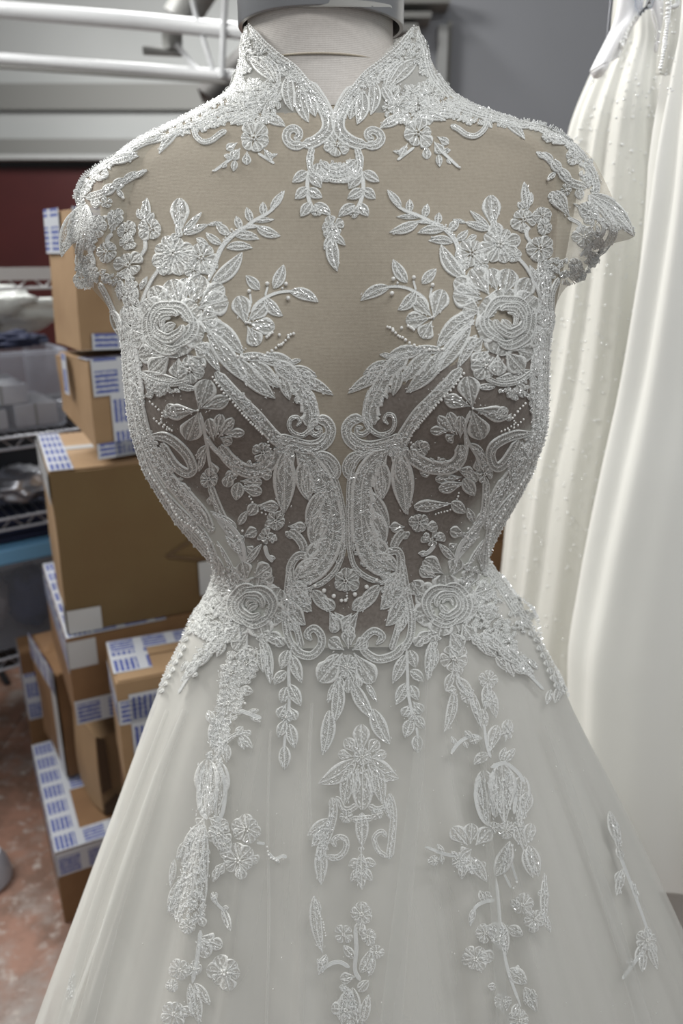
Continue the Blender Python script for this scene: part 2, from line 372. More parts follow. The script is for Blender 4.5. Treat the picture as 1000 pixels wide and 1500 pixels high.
tub('lidded_tote', -.60, .22, .015, .42, .358, .62, 'large dark tote with a light blue lid on the bottom shelf', M['clear'], True, M['bluelid'])
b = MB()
for i in range(3): b.box((-.55+.03*i, .04, .668+.022*i), (.14-.02*i, .38, .688+.022*i), SH)  # three thin navy slabs stacked above the lid
o = b.build('navy_slabs', M['navy'], None, False); tag(o, 'stacked navy slabs lying on the light blue tote lid', 'cloth'); bevel(o, .006, 3)
pal = [((.20, .16, .17), -.5, 21), ((.12, .02, .03), -.33, 22), ((.22, .2, .21), -.16, 23), ((.03, .04, .10), -.03, 24), ((.30, .27, .26), .1, 25)]
for c, x, s in pal:
    lump('folded_cloth', x, .15, .455+.02*(s % 2), .066, .09, .09, mat('bundled_cloth', c, .8), {21:'mauve-grey', 22:'dark red', 23:'grey', 24:'navy', 25:'pale beige'}[s]+' cloth bundle inside the blue-lidded tote', 'cloth', .3, s)
# added dark backing panel behind the shelf keeps the aisle dark
bp = MB(); bp.box((-1.3, .6, 0), (.5, .64, .96), SH); o = tag(bp.build('dark_backdrop', M['black'], None, False), 'black cabinet added behind the wire shelf to darken the aisle', 'backdrop'); bevel(o, .004)

# ================================================================ CARDBOARD BOXES
def cbox(origin, yaw, L_, D_, z0, z1, label, cardm, tapes=(), tilt=0, lb=0., flap=True, group='cardboard boxes in the stack', crush=0):
    o = empty('cardboard_box', (origin[0], origin[1], z0), label, 'box', group); o.rotation_euler = (0, math.radians(tilt), math.radians(yaw))
    H = z1-z0; n = 10; P = []
    rnd = random.Random(hash(label) % 999)
    b = MB()
    def face(f):
        G = [[f(i/n, j/n) for j in range(n+1)] for i in range(n+1)]; b.grid(G)
    def dq(x, y, z):
        q = Vector((x, y, z)); k = noise.noise(q*7+Vector((len(label), 0, 0)))*crush
        ux, uy, uz = abs(x/L_-.5)*2, abs(y/D_-.5)*2, abs(z/H-.5)*2
        return q+Vector((k*(1-ux*0), k, k*(uz > .9)+lb*max(0, 1-x/L_*1.6)*(.25+.75*y/D_)*(1-z/H)))
    face(lambda u, v: dq(u*L_, 0, v*H)); face(lambda u, v: dq(0, (1-u)*D_, v*H)); face(lambda u, v: dq((1-u)*L_, D_, v*H))
    face(lambda u, v: dq(L_, u*D_, v*H)); face(lambda u, v: dq(u*L_, v*D_, H)); face(lambda u, v: dq(u*L_, (1-v)*D_, 0))
    bd = b.build('box_body', cardm, o, False)
    if flap:
        f = MB(); f.box((.004, .003, H), (L_-.004, D_*.5-.003, H+.003)); bevel(f.build('top_flap', cardm, o, False), .001)
        f = MB(); f.box((.004, D_*.5+.003, H), (L_-.004, D_-.003, H+.003)); bevel(f.build('top_flap', cardm, o, False), .001)
    for (fc, a0, b0, a1, b1, mm) in tapes:
        e = .0035 if fc == 'top' else .0012+crush*.5; t = .0008
        b = MB()
        if fc == 'front': b.box((a0, -e-t, b0), (a1, -e, b1)); pl = lambda q: (q.x, q.z)
        elif fc == 'top': b.box((a0, b0, H+e), (a1, b1, H+e+t)); pl = lambda q: (q.x, q.y)
        else: b.box((-e-t, a0, b0), (-e, a1, b1)); pl = lambda q: (q.y, q.z)
        t_ = b.build('packing_tape', M[mm], o, False); me = t_.data
        uv = me.uv_layers.new(name='uv'); w, h = a1-a0, b1-b0
        for lp in me.loops:
            q = pl(me.vertices[lp.vertex_index].co); u, v = q[0]-a0+.004, q[1]-b0+.004
            uv.data[lp.index].uv = (u, v) if w > h else (v, u)
    return o
T, Q = 'tape', 'plaintape'
# bottom box on the floor
cbox((-.617, .69), 27, .36, .43, 0, .19, 'lowest cardboard box on the floor with blue-printed tape along its top edges', M['card'],
     [('top', 0, 0, .06, .43, T), ('top', .06, 0, .36, .055, T), ('top', .06, .2, .2, .255, T), ('top', .06, .375, .2, .43, T), ('front', .0, .13, .25, .19, T), ('side', 0, .12, .43, .19, T), ('front', .09, .0, .2, .05, Q)])
# second layer: leaning open box and its battered neighbour
cbox((-.665, .935), 34, .28, .24, .202, .482, 'tall cardboard box leaning below the long box, taped down its left edge', M['card'],
     [('side', .0, .225, .24, .292, T), ('side', 0, .0, .045, .29, Q)], crush=.012, group='cardboard boxes in the stack')
c_ = cbox((-.545, .804), 37, .17, .15, .206, .395, 'battered tan cardboard box with torn dark corner on the lowest box', M['card2'], [], crush=.010)
b = MB(); b.add([(0, -.014, .0), (.05, -.02, .01), (.03, -.016, .05), (0, -.015, .03)], [(0, 1, 2, 3)]); b.build('torn_corner', M['card_dark'], c_, False)
b = MB(); b.add([(-.002, -.016, .06), (.02, -.02, .07), (.016, -.02, .2), (-.002, -.016, .21)], [(0, 1, 2, 3)]); b.build('torn_edge', M['card_dark'], c_, False)
# sliver at far left
cbox((-.845, 1.15), 27, .14, .10, .0, .42, 'narrow cardboard box showing at the far left behind the stack', M['card'], [('front', 0, .22, .1, .36, T), ('side', 0, .24, .10, .42, T)])
# layer three
cbox((-.546, .72), 26, .50, .43, .495, .69, 'wide cardboard box under the biggest box, tape along its left edge', M['card'],
     [('top', .0, .0, .05, .43, T), ('top', .05, 0, .20, .045, T), ('side', .0, .12, .43, .19, T), ('front', 0, .13, .055, .19, Q), ('front', .0, 0, .075, .055, T)])
# biggest box
big = cbox((-.545, .735), 24, .46, .33, .697, 1.03, 'biggest cardboard box in the stack with a printed triangle outline', M['card2'],
     [('top', .0, .0, .045, .33, T), ('top', .045, .16, .46, .19, Q), ('side', 0, .27, .33, .33, Q), ('front', 0, .0, .065, .05, Q), ('front', .268, .035, .33, .11, Q), ('side', 0, 0, .05, .06, Q)], crush=.004)
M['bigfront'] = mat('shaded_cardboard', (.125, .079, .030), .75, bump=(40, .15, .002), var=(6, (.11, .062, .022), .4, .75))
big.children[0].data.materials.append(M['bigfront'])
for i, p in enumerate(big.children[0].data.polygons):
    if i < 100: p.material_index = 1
def inkline(o, p, q, w=.0022):
    b = MB(); p, q = Vector((p[0], 0, p[1])), Vector((q[0], 0, q[1])); d = (q-p).normalized(); nn = Vector((-d.z, 0, d.x))*w
    b.add([x+Vector((0, -.0055, 0)) for x in (p-nn, q-nn, q+nn, p+nn)]+[x+Vector((0, -.0048, 0)) for x in (p-nn, q-nn, q+nn, p+nn)], [(0,1,2,3),(0,4,5,1),(2,6,7,3)])
    b.build('printed_line', M['inkline'], o, False)
inkline(big, (.205, .135), (.30, .185), .0026); inkline(big, (.205, .135), (.32, .105), .0026); inkline(big, (.30, .185), (.32, .105), .0026)
# box on top of it, turned
cbox((-.468, .785), 38, .32, .17, 1.044, 1.228, 'scuffed cardboard box turned cornerwise on the biggest box', M['card2'],
     [('top', 0, 0, .34, .05, T), ('front', .004, .12, .10, .19, T), ('front', .035, .0, .09, .12, T), ('front', 0, 0, .34, .03, T), ('side', .1, .11, .125, .19, T)], crush=.008, lb=.07)
cbox((-.482, .80), 36, .30, .15, 1.248, 1.490, 'topmost cardboard box of the stack, leaning a little', M['card2'],
     [('front', .02, .0, .30, .03, T), ('front', .0, .21, .12, .249, T), ('side', .06, .17, .15, .249, T)], tilt=2, crush=.006)
# box in front at right with lots of tape and the one below it
cbox((-.404, .56), 22, .32, .16, .462, .688, 'heavily taped cardboard box in front of the stack beside the skirt', M['card2'],
     [('top', 0, .11, .32, .16, T), ('top', 0, .03, .07, .11, T), ('front', 0, .14, .32, .19, T), ('front', .02, .02, .075, .20, T), ('side', 0, .14, .16, .19, T)])
cbox((-.408, .59), 24, .30, .15, .0, .455, 'dark cardboard box standing below the heavily taped one', M['card'], [('front', .0, .38, .3, .45, T)])
# boxes behind the right side of the dress
cbox((.14, .95), -6, .32, .3, .0, .82, 'tall cardboard box in shadow between the dress and the hanging gowns', M['card'], [], group='cardboard boxes behind the dress')
cbox((.16, .97), -10, .30, .28, .825, 1.10, 'middle cardboard box in shadow behind the right waist', M['card'], [], group='cardboard boxes behind the dress')
cbox((.15, 1.0), -3, .30, .28, 1.106, 1.45, 'upper cardboard box just visible under the right sleeve', M['card2'], [('front', .1, .2, .3, .25, T)], group='cardboard boxes behind the dress')

b = MB(); b.tube([PZ(-30, 930, .12), PZ(12, 1003, .0)], .011, 8)
tag(b.build('chair_leg', M['black']), 'black leg of a chair standing on the floor at the left edge', 'chair leg')
q = PZ(-22, 1290, 0.0)
b = MB(); P = []
for i in range(9):
    t = i/8; r = .062*(1-.3*t*t); P.append([(q.x+r*math.cos(2*PI*j/28), q.y+r*math.sin(2*PI*j/28), .005+.07*t) for j in range(28)])
b.grid(P, True); b.add([Vector(v) for v in P[-1]], [tuple(range(28))]); tag(b.build('plastic_pail', M['whitecard']), 'pale grey plastic pail on the floor at the left edge', 'pail')

# ================================================================ LOFTS
def interp(rows, n):
    """smooth resampling of table rows by their first column"""
    rows = np.array(rows, float); y = rows[:, 0]; out = []
    ys = np.linspace(y[0], y[-1], n)
    for c in range(1, rows.shape[1]):
        v = rows[:, c]; h = np.diff(y); d = np.diff(v)/h
        m = np.zeros(len(y)); m[0], m[-1] = d[0], d[-1]
        for i in range(1, len(y)-1):
            if d[i-1]*d[i] > 0:
                w1, w2 = 2*h[i]+h[i-1], h[i]+2*h[i-1]; m[i] = (w1+w2)/(w1/d[i-1]+w2/d[i])
        k = np.clip(np.searchsorted(y, ys)-1, 0, len(h)-1); t = (ys-y[k])/h[k]
        out.append((2*t**3-3*t**2+1)*v[k]+(t**3-2*t**2+t)*h[k]*m[k]+(-2*t**3+3*t**2)*v[k+1]+(t**3-t**2)*h[k]*m[k+1])
    return ys, np.array(out).T
def loft(rows, n, nth, Yc=0., sup=2.0, disp=None):
    """rows: ypx, xl, xr, bfront, bback.  Silhouette columns are pixels on plane Y=Yc; gives a grid of points"""
    ys, V = interp(rows, n); G = []
    for y, (xl, xr, bf, bb) in zip(ys, V):
        A = PY(xl, y, Yc); B = PY(xr, y, Yc); c = (A+B)/2; a = (B.x-A.x)/2; row = []
        for j in range(nth):
            th = 2*PI*j/nth; s, co = math.sin(th), math.cos(th)      # th=0 faces the camera (-Y)
            e = 2/sup
            px = a*math.copysign(abs(s)**e, s); py = -(bf if co > 0 else bb)*math.copysign(abs(co)**e, co)
            q = Vector((c.x+px, Yc+py, A.z))
            if disp: q = disp(q, th, y, a)
            row.append(q)
        G.append(row)
    return ys, G
TORSO = [ # y   xl   xr   bf    bb
 (36, 360, 611, .060, .060), (70, 354, 621, .061, .062), (100, 350, 634, .063, .064), (125, 343, 648, .066, .067),
 (145, 328, 667, .070, .070), (160, 303, 692, .073, .074), (175, 272, 733, .076, .078), (190, 243, 778, .080, .082),
 (207, 208, 814, .086, .088), (228, 178, 838, .092, .092), (255, 160, 842, .100, .098), (300, 154, 836, .111, .10),
 (350, 158, 826, .121, .10), (400, 168, 815, .129, .10), (450, 179, 804, .135, .10), (500, 187, 796, .138, .10), (560, 191, 795, .136, .10),
 (600, 195, 795, .132, .10), (668, 212, 778, .120, .095), (705, 232, 762, .113, .09), (740, 254, 742, .108, .09), (773, 282, 724, .105, .09),
 (809, 311, 711, .104, .09), (830, 315, 722, .105, .092), (865, 304, 747, .109, .10), (906, 281, 773, .117, .11), (947, 262, 796, .128, .12),
 (980, 246, 813, .138, .13), (1020, 229, 829, .150, .14), (1110, 197, 872, .18, .17), (1200, 165, 913, .212, .2), (1300, 128, 958, .25, .24),
 (1400, 92, 1004, .29, .28), (1500, 58, 1046, .33, .32), (1600, 24, 1085, .37, .36)]
def gauss(x, s): return math.exp(-(x/s)**2)
def body_disp(q, th, y, a):
    f = math.cos(th)
    if f > 0:
        bz = (gauss((y-520), 95) if y > 520 else gauss(y-520, 150))
        xx = q.x-(.0)
        q.y -= (.034*gauss(xx+.086, .058)+.034*gauss(xx-.086, .058)-.010*gauss(xx, .035))*bz*min(1, f*1.6)
    return q
FOLDS = [(.165, .016, .011), (.215, .02, -.006), (-.43, .016, .008), (.50, .018, .010), (-.28, .012, .005), (-1.02, .04, .014), (.88, .03, .010), (-1.25, .10, .016), (-.92, .09, .010), (-.62, .05, .012), (-.40, .035, .006), (-.20, .03, .012), (.10, .04, .006), (.30, .045, .016), (.52, .05, .007), (.74, .05, .013), (1.05, .08, .010), (1.35, .08, .012),
         (1.9, .1, .02), (2.4, .1, .02), (2.9, .1, .02), (-1.9, .1, .02), (-2.4, .1, .02), (-2.9, .1, .02)]
def fold(q, th, y, a, k=1.):
    if y < 850: return q
    t = min(1, (y-850)/520); t = t*t*(3-2*t)
    tt = th if th <= PI else th-2*PI; d = 0
    for c, w, h in FOLDS: d += h*(gauss(tt-c-.02*math.sin(y/160+c*5), w)-.35*gauss(tt-c-.13, w*1.2))
    d += .004*math.sin(tt*23+1)
    n = Vector((math.sin(th), -math.cos(th), 0)); return q+n*d*t*k
NR, NT = 330, 300
ys, G = loft(TORSO, NR, NT, 0, 2.12, lambda q, th, y, a: fold(body_disp(q, th, y, a), th, y, a))
flat = [q for r in G for q in r]
faces = [(i*NT+j, i*NT+(j+1) % NT, (i+1)*NT+(j+1) % NT, (i+1)*NT+j) for i in range(NR-1) for j in range(NT)]

def inpoly(x, y, P):
    c = False; n = len(P); j = n-1
    for i in range(n):
        if (P[i][1] > y) != (P[j][1] > y) and x < (P[j][0]-P[i][0])*(y-P[i][1])/(P[j][1]-P[i][1])+P[i][0]: c = not c
        j = i
    return c
VNECK = [(330, 10), (330, 32), (366, 40), (385, 60), (408, 82), (430, 99), (450, 122), (466, 143), (487, 178), (505, 148), (522, 122), (548, 92), (580, 60), (604, 40), (640, 32), (640, 10)]
def lerp_tab(tab, x):
    for (x0, y0), (x1, y1) in zip(tab, tab[1:]):
        if x <= x1: return y0+(y1-y0)*max(0, (x-x0))/(x1-x0)
    return tab[-1][1]
TOPNET = [(180, 470), (240, 500), (320, 535), (400, 560), (440, 580), (470, 625), (490, 700), (501, 770), (507, 836), (513, 770), (524, 700), (540, 625), (565, 580), (610, 555), (690, 525), (760, 495), (805, 470)]
WAIST = [(290, 838), (330, 870), (380, 925), (440, 950), (508, 948), (580, 948), (640, 925), (700, 872), (750, 845)]
def region(c, back):
    x, y = proj(c)
    if back: y = y
    if not back and y < 190 and inpoly(x, y, VNECK): return None
    if y < lerp_tab(TOPNET, x) and (y < 470 or not back) : return 'collar' if y < 165 and 340 < x < 640 else 'illusion'
    if y < lerp_tab(WAIST, x): return 'net'
    return 'skirt'
# move grid points near a cutting line onto it, so that the panels meet in clean edges
def reg_pt(q): return region(q, False) or 'cut'
moved = set()
regs = [reg_pt(q) if q.y < .02 else 'b' for q in flat]
for i in range(NR):
    for j in range(NT):
        k = i*NT+j
        if regs[k] == 'b': continue
        for k2 in ((i+1)*NT+j if i < NR-1 else k, i*NT+(j+1) % NT):
            if regs[k2] == 'b' or regs[k2] == regs[k] or (k in moved and k2 in moved): continue
            lo, hi = 0., 1.; p, q = flat[k], flat[k2]
            for _ in range(7):
                m = (lo+hi)/2
                if reg_pt(p.lerp(q, m)) == regs[k]: lo = m
                else: hi = m
            c = p.lerp(q, lo)
            if lo < .5 and k not in moved: flat[k] = c; moved.add(k)
            elif k2 not in moved and lo >= .5: flat[k2] = c; moved.add(k2)
parts = {'collar': [], 'illusion': [], 'net': [], 'skirt': []}
for fi, f in enumerate(faces):
    i, j = divmod(fi, NT); c = (flat[f[0]]+flat[f[2]])/2; back = NT*.27 < j < NT*.73
    if i < 5*1.0 and False: continue
    r = region(c, back)
    if r: parts[r].append(f)

gown = empty('wedding_gown', (0, 0, 0), 'lace wedding gown with high collar and cap sleeves on the dress form in the middle', 'wedding gown')
form = empty('dress_form', (0, 0.02, 0), 'linen-covered dress form with a steel neck ring wearing the lace gown', 'dress form')
def submesh(name, fs, mat_, parent, off=0., attr=None):
    used = sorted({k for f in fs for k in f}); mp = {k: n for n, k in enumerate(used)}
    vs = []
    for k in used:
        q = flat[k]
        if off:
            i, j = divmod(k, NT); a = G[i][(j+1) % NT]-G[i][j-1]; b_ = G[min(i+1, NR-1)][j]-G[max(i-1, 0)][j]
            q = q+b_.cross(a).normalized()*off
        vs.append(q)
    o = mesh_obj(name, vs, [tuple(mp[k] for k in f) for f in fs], mat_, parent)
    return o, vs
submesh('collar_tulle', parts['collar'], M['collar'], gown)
submesh('illusion_tulle', parts['illusion'], M['illusion'], gown)
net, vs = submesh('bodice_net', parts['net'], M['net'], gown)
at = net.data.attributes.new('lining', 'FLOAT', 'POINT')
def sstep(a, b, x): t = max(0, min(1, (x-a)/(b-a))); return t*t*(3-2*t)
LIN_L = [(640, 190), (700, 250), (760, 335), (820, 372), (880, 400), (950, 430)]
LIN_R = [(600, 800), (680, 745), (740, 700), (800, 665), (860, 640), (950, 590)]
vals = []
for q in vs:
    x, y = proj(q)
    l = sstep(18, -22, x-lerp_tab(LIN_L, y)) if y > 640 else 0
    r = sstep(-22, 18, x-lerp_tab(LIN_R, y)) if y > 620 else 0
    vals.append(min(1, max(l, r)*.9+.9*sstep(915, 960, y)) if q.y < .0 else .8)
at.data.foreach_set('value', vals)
# satin underskirt, softer and a little inside the tulle
ys2, G2 = loft([(r[0], r[1]+ (0 if r[0] < 900 else (r[0]-900)*.045), r[2]-(0 if r[0] < 900 else (r[0]-900)*.045), r[3]-.004-(0 if r[0] < 850 else min(.014, (r[0]-850)*.00012)), r[4]-.004) for r in TORSO if r[0] > 800], 110, 220, 0, 2.12,
               lambda q, th, y, a: fold(q, th, y, a, 1.))
sk = MB(); keepf = []
nt2 = 220
sv = [q for r in G2 for q in r]
for i in range(109):
    for j in range(nt2):
        k = (j+1) % nt2; f = (i*nt2+j, i*nt2+k, (i+1)*nt2+k, (i+1)*nt2+j); c = (sv[f[0]]+sv[f[2]])/2; x, y = proj(c)
        if y > lerp_tab(WAIST, x)-6 or nt2*.27 < j < nt2*.73: keepf.append(f)
mesh_obj('satin_skirt', sv, keepf, M['satin'], gown)
submesh('tulle_overskirt', parts['skirt'], M['tulle'], gown, 0)

# form: linen body just inside the gown, neck, seam and steel cap
body_f = [f for fi, f in enumerate(faces) if 150 < ys[fi//NT] < 880]
def inset(fs, off): return submesh('torso_cover', fs, M['linen_body'], None, off)
o, _ = inset(body_f, -.0115); keep(o, form); 
NECK = [(-60, 363, 575, .056, .056), (60, 363, 575, .056, .056), (110, 357, 583, .0565, .057), (150, 345, 600, .060, .06), (176, 322, 660, .064, .062)]
yn, GN = loft(NECK, 40, 72, 0, 2.0)
b = MB(); b.grid(GN, True); keep(b.build('neck_cover', M['linen']), form)
b = MB()                                                             # curved seam around the neck
row = [PY(362, 100, 0), ]
pts = []
for k in range(41):
    x = 366+(572-366)*k/40; u = (x-469)/106; z = PY(469, 81, -.056).z; px = PY(x, 90, 0).x
    q = Vector(((x-469)/106*.0545+PY(469, 80, 0).x*.98, -.0570*math.sqrt(max(0, 1-u*u)), z+.001)); pts.append(q)
b.tube(pts, .0007, 5); keep(b.build('neck_seam', M['linen_body']), form)
# steel ring around the neck top
cz = PY(470, 6, -.062).z; cx = PY(470, 20, 0).x
def ring(z0, z1, r0, r1, m, name, n=64):
    b = MB(); P = [[Vector((cx+r*math.cos(2*PI*j/n), r*math.sin(2*PI*j/n), z)) for j in range(n)] for (r, z) in ((r1, z0), (r1, z1), (r0, z1), (r0, z0), (r1, z0))]
    b.grid(P, True); keep(b.build(name, m, None), form)
b = MB(); P = []
for (r, z) in ((.0575, cz), (.0600, cz), (.0605, cz+.001), (.0605, cz+.085), (.057, cz+.085), (.0575, cz)):
    P.append([Vector((cx+r*math.cos(2*PI*j/96), r*math.sin(2*PI*j/96), z)) for j in range(96)])
b.grid(P, True); o = keep(b.build('neck_ring', M['steel'], None), form); m_ = o.modifiers.new('e', 'EDGE_SPLIT')
b = MB(); b.tube([(0, .02, .0), (0, .02, .9)], .02, 12); b.tube([(0, .02, 0), (0, .02, .03)], .16, 24); keep(b.build('stand', M['steel']), form)

# cap sleeves
bvh_t = BVHTree.FromPolygons(flat, faces)
def surf_pt(x, y, bv):
    h = bv.ray_cast(CAM, ray(x, y).normalized())
    return h[0]
def catm(P, n):
    P = [np.array(p, float) for p in P]; P = [2*P[0]-P[1]]+P+[2*P[-1]-P[-2]]; out = []
    m = len(P)-3
    for i in range(n):
        t = i/(n-1)*m; k = min(int(t), m-1); t -= k; a, b_, c, d = P[k:k+4]
        out.append(.5*((2*b_)+(-a+c)*t+(2*a-5*b_+4*c-d)*t*t+(-a+3*b_-3*c+d)*t**3))
    return out
SL = {'L': ([(262, 196), (225, 232), (198, 290), (186, 350), (184, 405), (186, 455)], [(213, 208), (160, 234), (124, 264), (112, 305), (104, 352), (121, 386), (130, 416), (158, 450), (178, 490)]),
      'R': ([(745, 192), (790, 225), (812, 290), (812, 350), (808, 395), (800, 450)], [(800, 193), (858, 222), (884, 262), (904, 305), (929, 345), (884, 362), (850, 402), (822, 430), (802, 480)])}
sleeve_v, sleeve_f = [], []
for sd, (inn, out) in SL.items():
    A = catm(inn, 40); B = catm(out, 40); P = []
    for i, (p, q) in enumerate(zip(A, B)):
        s = surf_pt(*p, bvh_t); yo = -.012-.02*math.sin(PI*i/39)
        e = PY(q[0], q[1], yo); row = []
        for k in range(18):
            t = k/17; c = s.lerp(e, t); c.y -= .010*math.sin(PI*t)**1.5-.0015*(1-t); c.z += .004*math.sin(PI*t)**2*(1-i/39)
            row.append(c)
        P.append(row)
    b = MB(); b.grid(P); b.build('cap_sleeve', M['sleeve'], gown)
    n0 = len(flat)+len(sleeve_v); sleeve_v += b.v; sleeve_f += [tuple(k+n0 for k in f) for f in b.f]
BV = BVHTree.FromPolygons(flat+sleeve_v, faces+sleeve_f)

#LACE_BELOW
# ================================================================ LACE
def hit(x, y):
    d = ray(x, y); dn = d.normalized()
    h = BV.ray_cast(CAM, dn)
    if h[0] is not None:
        n = h[1]
        if n.dot(dn) > 0: n = -n
        return h[0], n, (h[0]-CAM).dot(Vector((0, cp, -sp)))/FPX
    best = None
    for k in range(14):
        p = CAM+d*(.46+.03*k); r = BV.find_nearest(p)
        if r[0] is not None and (best is None or r[3] < best[1]): best = (p, r[3], r[0])
    t0 = (best[0]-CAM).length/d.length; lo, hi = t0-.03, t0+.03
    for _ in range(9):
        a, b_ = lo+(hi-lo)*.38, lo+(hi-lo)*.62
        if BV.find_nearest(CAM+d*a)[3] < BV.find_nearest(CAM+d*b_)[3]: hi = b_
        else: lo = a
    p = CAM+d*((lo+hi)/2); n = -dn
    return p, n.normalized(), (p-CAM).dot(Vector((0, cp, -sp)))/FPX
HK = 1.; SOFT = False
def lift(pts, base=0.):
    out = []
    for row in pts:
        rr = []
        for q in row:
            p, n, s = hit(q[0], q[1]); rr.append(p+n*((q[2]*HK+base*HK)*s))
        out.append(rr)
    return out
VV = (-1, -1, -.84, -.62, -.32, 0, .32, .62, .84, 1, 1)
HH = (-.6, 1.0, 1.9, .8, 1.1, 1.5, 1.1, .8, 1.9, 1.0, -.6)
rl = random.Random(11)
def wleaf(t): return max(.02, math.sin(PI*min(1, t**.85))**.8)
def wpetal(t): return max(.06, (math.sin(PI*min(.985, t**1.5))**.55)*(.35+.65*min(1, t*1.6)))
def ribbon(path, wf, saw=0, radial=False, hs=1.0, seed=0):
    """path: list of np points; wf(t)->half width; returns grid of (x,y,h)"""
    n = len(path); g = []; L = 0
    for i in range(n):
        p = path[i]; a = path[min(i+1, n-1)]-path[max(i-1, 0)]; l = math.hypot(*a) or 1; a = a/l; nn = np.array((-a[1], a[0]))
        if i: L += math.hypot(*(path[i]-path[i-1]))
        t = i/(n-1); w = wf(t); row = []
        for v, h in zip(VV, HH):
            k = 1.
            if saw and v*saw > 0: k = 1+.45*((L/(w*1.1+5)) % 1)*abs(v)
            q = p+nn*v*w*k; hh = h
            if abs(v) < .8: hh += .45*math.sin(L*2.1+(v*5 if not radial else 0)+seed)*(.6 if not radial else 1)+rl.uniform(-.25, .25)
            hh *= min(1, .35+w/6)*hs
            row.append((q[0], q[1], hh, L+seed*2, v, w))
        g.append(row)
    return g
def bez(a, b, bend, n):
    a, b = np.array(a, float), np.array(b, float); d = b-a; nn = np.array((-d[1], d[0]))/(math.hypot(*d) or 1)
    m = (a+b)/2+nn*bend*2
    return [(1-t)**2*a+2*t*(1-t)*m+t*t*b for t in np.linspace(0, 1, n)]
def nseg(a, b, st=1.7): return max(8, int(math.hypot(b[0]-a[0], b[1]-a[1])/st))
def leaf_g(a, b, w, bend=0, hs=1., prof=wleaf): return ribbon(bez(a, b, bend, nseg(a, b)), lambda t: w*prof(t), hs=hs, seed=rl.random()*6)
def stitched(o, grids):
    a = o.data.attributes.new('stitch', 'FLOAT_VECTOR', 'POINT')
    a.data.foreach_set('vector', [c for g in grids for r in g for q in r for c in q[3:6]]); return o
class Cluster:
    def __init__(s, name='lace_spray'): s.root = None; s.name = name; s.rods = MB(); s.balls = MB(); s.root = empty(name); s.root.parent = gown; s.n = 0
    def obj(s, name, grids, base=None, m='lace', flatp=True):
        b = MB()
        for g in grids: b.grid(lift(g, base if base is not None else rl.uniform(.3, 1.3)))
        if m == 'lace' and (name in ('petal', 'flower') or (name == 'rose_petal' and len(grids[0]) < 30 and grids[0][0][0][3] is not None and flatp)): m = 'petal'
        if SOFT and m != 'cord': m += '_soft'
        stitched(b.build(name, M[m], s.root), grids); s.n += 1
    def rod(s, x, y, ang, L=3.0, r=.62, h=2.6):
        p, n, sc = hit(x, y); q, _, _ = hit(x+math.cos(ang)*2, y+math.sin(ang)*2); t = (q-p).normalized()+n*rl.uniform(-.25, .25)
        t.normalize(); u = t.cross(n).normalized(); c = p+n*h*sc; vs = []
        for e in (-1, 1):
            for k in range(5): vs.append(c+t*e*L*.5*sc+(u*math.cos(k*1.2566)+n*math.sin(k*1.2566))*r*sc)
        s.rods.add(vs, [(k, (k+1) % 5, 5+(k+1) % 5, 5+k) for k in range(5)]+[(4, 3, 2, 1, 0), (5, 6, 7, 8, 9)])
    def ball(s, x, y, r, h=None):
        p, n, sc = hit(x, y); s.balls.ball(p+n*(h if h is not None else r*1.2)*sc, r*sc, nu=4, nv=6)
    def along(s, path, w, step=4.6):
        L = 0
        for p, q in zip(path, path[1:]):
            d = math.hypot(*(q-p)); L += d
            if L > step:
                L = 0; k = rl.uniform(-.45, .45)*w; a = math.atan2(*(q-p)[::-1])
                s.rod(p[0]-math.sin(a)*k, p[1]+math.cos(a)*k, a+rl.uniform(-.5, .5), rl.uniform(2.2, 3.8))
    def end(s):
        if s.rods.v: s.rods.build('seed_beads', M['bead'], s.root, False)['kind'] = 'stuff'
        if s.balls.v: s.balls.build('pearl_beads', M['pearl'], s.root)['kind'] = 'stuff'

